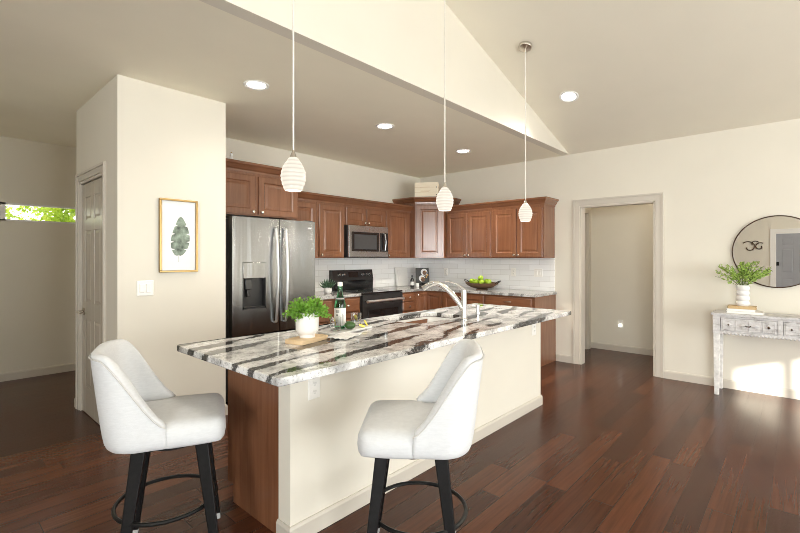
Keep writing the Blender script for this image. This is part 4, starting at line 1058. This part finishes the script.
# small ornament above the fridge cabinet, against the pantry
orn = thing('ornament', 'tiny white ornament on the cabinet top beside the pantry wall', 'ornament', (2.10, 4.14, 1.80+0.455+0.079))
obj('figure', MB().lathe([(0.018,0),(0.020,0.01),(0.010,0.03),(0.016,0.05),(0.006,0.065)], (0,0,0), 14), M['ceramic'], orn)
obj('finial', MB().ball((0,0,0.070), 0.007), M['gold'], orn)

# ------------------------------------------------------------------ console, mirror, vase, books
CT = thing('console_table', 'whitewashed carved wooden console against the right wall', 'console table', (5.40, 0.655, 0), -PI/2)
LC, DC, HCt = 1.40, 0.345, 0.822
obj('tabletop', MB().box(-0.012, LC+0.012, -0.012, DC, HCt-0.024, HCt), M['console'], CT, smooth=0, bevel=0.003)
obj('apron', MB().box(0.0, 0.062, 0.0, DC-0.01, 0.615, HCt-0.024).box(LC-0.062, LC, 0.0, DC-0.01, 0.615, HCt-0.024).box(0.062, LC-0.062, 0.012, DC-0.02, 0.635, 0.65).box(0.062, LC-0.062, DC-0.04, DC-0.02, 0.635, HCt-0.024)
    .box(0.062, LC-0.062, 0.0, 0.02, HCt-0.045, HCt-0.024).box(0.50, 0.535, 0.0, 0.05, 0.635, HCt-0.04).box(0.93, 0.965, 0.0, 0.05, 0.635, HCt-0.04).box(0.062, LC-0.062, 0.004, 0.02, 0.622, 0.645), M['console'], CT, smooth=0, bevel=0.002)
trim = MB()
for k in range(44): trim.ball((0.075+k*0.0285, 0.004, 0.622), 0.010, 0.007, 0.010, 8, 6)
obj('carved_edge', trim, M['console'], CT)
for d0, d1 in ((0.066, 0.497), (0.538, 0.927), (0.968, LC-0.066)):
    L = d1-d0
    dr_ = obj('drawer', MB().box(d0, d1, 0.004, 0.05, 0.65, HCt-0.048), M['console'], CT, smooth=0, bevel=0.002)
    zc = (0.65+HCt-0.048)/2; hh = 0.052; cv_ = MB()
    n_ = 4
    for k in range(n_):
        a = d0+0.012+(L-0.024)*k/n_; b = d0+0.012+(L-0.024)*(k+1)/n_; m_x = (a+b)/2
        # raised diamond cut panel: frame + four facets
        cv_.rings([(a+.003, b-.003, zc-hh, zc+hh, 0.004), (a+.006, b-.006, zc-hh+.003, zc+hh-.003, -0.002), (a+.012, b-.012, zc-hh+.010, zc+hh-.010, -0.001)])
        r = min((b-a)/2-0.016, hh-0.012)
        cv_.add([(m_x-r*1.1, -0.001, zc), (m_x, -0.001, zc-r*0.75), (m_x+r*1.1, -0.001, zc), (m_x, -0.001, zc+r*0.75), (m_x, -0.010, zc)], [(0,1,4),(1,2,4),(2,3,4),(3,0,4)])
    obj('carving', cv_, M['console'], dr_, smooth=0)
    for k in (0, 3):
        kb = MB()
        m_x = d0+0.012+(L-0.024)*(k+0.5)/n_; s_ = 0.010 if k == 0 else 0.014
        kb.add([(m_x-s_, -0.011, zc), (m_x, -0.011, zc-s_), (m_x+s_, -0.011, zc), (m_x, -0.011, zc+s_), (m_x, -0.016, zc)], [(0,1,4),(1,2,4),(2,3,4),(3,0,4)])
        obj('diamond_inlay', kb, M['bronze'] if d0 < 0.1 else M['bronze'], dr_, smooth=0)
    obj('pull', MB().tube([(d0+L/2-0.02,0.0,zc),(d0+L/2-0.012,-0.022,zc-0.004),(d0+L/2+0.012,-0.022,zc-0.004),(d0+L/2+0.02,0.0,zc)], 0.005, 8), M['bronze'], dr_)
for lx in (0.005, LC-0.055):
    for ly in (0.004, DC-0.062):
        obj('leg', MB().hexa([(lx+.006,ly+.006,0),(lx+.044,ly+.006,0),(lx+.044,ly+.044,0),(lx+.006,ly+.044,0)], [(lx,ly,0.617),(lx+.05,ly,0.617),(lx+.05,ly+.05,0.617),(lx,ly+.05,0.617)]), M['console_leg'], CT, smooth=0, bevel=0.003)
mr = thing('round_mirror', 'large round wall mirror with a thin dark frame above the console', 'mirror', (XR-0.002, 0.172, 1.432), -PI/2)
obj('mirror_glass', MB().lathe([(0.001,0.014),(0.350,0.014)], (0,0,0), 96, 'y', cap=False), M['mirror'], mr)
obj('frame', MB().lathe([(0.349,0.0),(0.360,0.0),(0.360,0.022),(0.351,0.024),(0.349,0.013)], (0,0,0), 96, 'y', cap=False), M['bronze'], mr)
bk = [('white hardcover book at the bottom of the console stack', 'white_cover', 0.285, 0.20, 0.022, 0.02, 0.0),
      ('white-edged book in the middle of the console stack', 'white_cover', 0.225, 0.17, 0.022, -0.015, 0.05),
      ('tan book on top of the console stack, under the vase', 'tan_cover', 0.225, 0.155, 0.026, -0.005, 0.03)]
zb = HCt+0.001
VX, VY = 5.535, 0.425
for lab, cov, l, d, h, off, rot in bk:
    b_ = thing('book', lab, 'book', (VX, VY-off, zb), -PI/2+rot, 'books stacked on the console')
    obj('pages', MB().box(-l/2+0.006, l/2-0.003, -d/2+0.004, d/2-0.004, 0.0025, h-0.0025), M['paper'] if cov != 'tan_cover' else M['tan_cover'], b_, smooth=0)
    obj('cover', MB().box(-l/2, l/2, -d/2, d/2, 0, 0.0024).box(-l/2, l/2, -d/2, d/2, h-0.0024, h).box(-l/2, -l/2+0.004, -d/2, d/2, 0.0024, h-0.0024), M[cov] if cov == 'tan_cover' else M['white_cover'], b_, smooth=0)
    obj('spine', MB().box(-l/2-0.001, -l/2+0.003, -d/2, d/2, 0.003, h-0.003), M['bronze'], b_, smooth=0)
    zb += h+0.0005
va = thing('bubble_vase', 'white stacked-bubble vase of green sprigs on the books', 'vase', (VX, VY, zb))
prof = []
for i in range(49):
    u = i/48; prof.append((0.045+0.0115*abs(math.sin(u*PI*4))**0.8, u*0.205))
obj('vase_body', MB().lathe(prof+[(0.036,0.205),(0.036,0.17)], (0,0,0), 32, cap=False).lathe([(0.001,0.0),(0.045,0.0)],(0,0,0),32,cap=False), M['matte_ceramic'], va, smooth=50)
fol = MB(); st = MB()
for i in range(40):
    a = random.uniform(0, 2*PI); out = random.uniform(0.05, 0.235); up = random.uniform(0.08, 0.27)*(1-0.45*out/0.235)+0.04
    if math.cos(a)*out > 0.17: out *= 0.65
    p0 = Vector((0.01*math.cos(a), 0.01*math.sin(a), 0.17)); p1 = p0+Vector((math.cos(a)*out*0.4, math.sin(a)*out*0.4, up*0.8)); p2 = p0+Vector((math.cos(a)*out, math.sin(a)*out, up+0.02))
    pts = [p0.lerp(p1, t)*(1-t)+p1.lerp(p2, t)*t for t in [k/7 for k in range(8)]]
    st.tube(pts, 0.0016, 5)
    for k in range(16):
        t = random.uniform(0.3, 1.0); p = p0.lerp(p1, t)*(1-t)+p1.lerp(p2, t)*t
        d = (p2-p1).normalized()*0.7+Vector((random.uniform(-1,1), random.uniform(-1,1), random.uniform(-0.7,0.9)))
        leaf(fol, p, d, random.uniform(.022,.038), random.uniform(.013,.022))
obj('foliage', fol, M['spray'], va, smooth=0); obj('stems', st, M['stem'], va)

# iron scroll on the left wall, seen in the mirror
sc = thing('wall_scroll', 'dark iron scroll ornament seen reflected in the round mirror', 'wall decor', (XL+0.012, 0.95, 1.67), PI/2)
def spiral(cx, cz, r0, r1, a0, a1, n=26): return [(cx+(r0+(r1-r0)*k/n)*math.cos(a0+(a1-a0)*k/n), 0, cz+(r0+(r1-r0)*k/n)*math.sin(a0+(a1-a0)*k/n)) for k in range(n+1)]
obj('large_scroll', MB().tube(spiral(0.09, -0.01, 0.17, 0.05, 0.7, 0.7+1.75*PI), 0.013, 8), M['bronze'], sc)
obj('small_scroll', MB().tube(spiral(-0.14, 0.0, 0.115, 0.03, 2.2, 2.2-1.9*PI), 0.012, 8), M['bronze'], sc)
obj('leaf_curl', MB().tube(spiral(-0.03, 0.07, 0.10, 0.05, 2.6, -0.4), [0.010]*27, 8), M['bronze'], sc)

# ------------------------------------------------------------------ garden shrubs beyond the strip window
def shrub(label, X, Y, zc, rx, rz, n=1500, s=1.0):
    t = thing('garden_shrub', label, 'shrub', (X, Y, -0.12), 0, 'shrubs outside the strip window')
    fo = MB()
    for i in range(n):
        v = Vector((random.gauss(0,1), random.gauss(0,1), random.gauss(0,1))).normalized()*random.uniform(0.55, 1.0)**0.5
        k = 0.8+0.35*noise.noise(v*2.3+Vector((X,Y,0)))
        p = Vector((v.x*rx*k, v.y*rx*0.7*k, zc+0.12+v.z*rz*k))
        leaf(fo, p, v+Vector((random.uniform(-.8,.8), random.uniform(-.8,.8), random.uniform(-.5,.8))), random.uniform(.06,.12)*s, random.uniform(.035,.07)*s)
    obj('foliage', fo, M['garden'], t, smooth=0)
    obj('trunk', MB().tube([(0,0,0),(0.03,0,zc*0.6),(0,0,zc)], [0.05,0.04,0.02], 8), M['rattan'], t)
shrub('leafy shrub filling the left of the strip window', 0.30, 8.2, 1.9, 0.62, 0.95)
shrub('leafy shrub in the middle of the strip window', 1.10, 9.5, 1.9, 0.62, 1.0)
shrub('broad-leaved shrub at the right end of the strip window', 1.85, 8.2, 1.95, 0.55, 0.9, 900, 1.6)
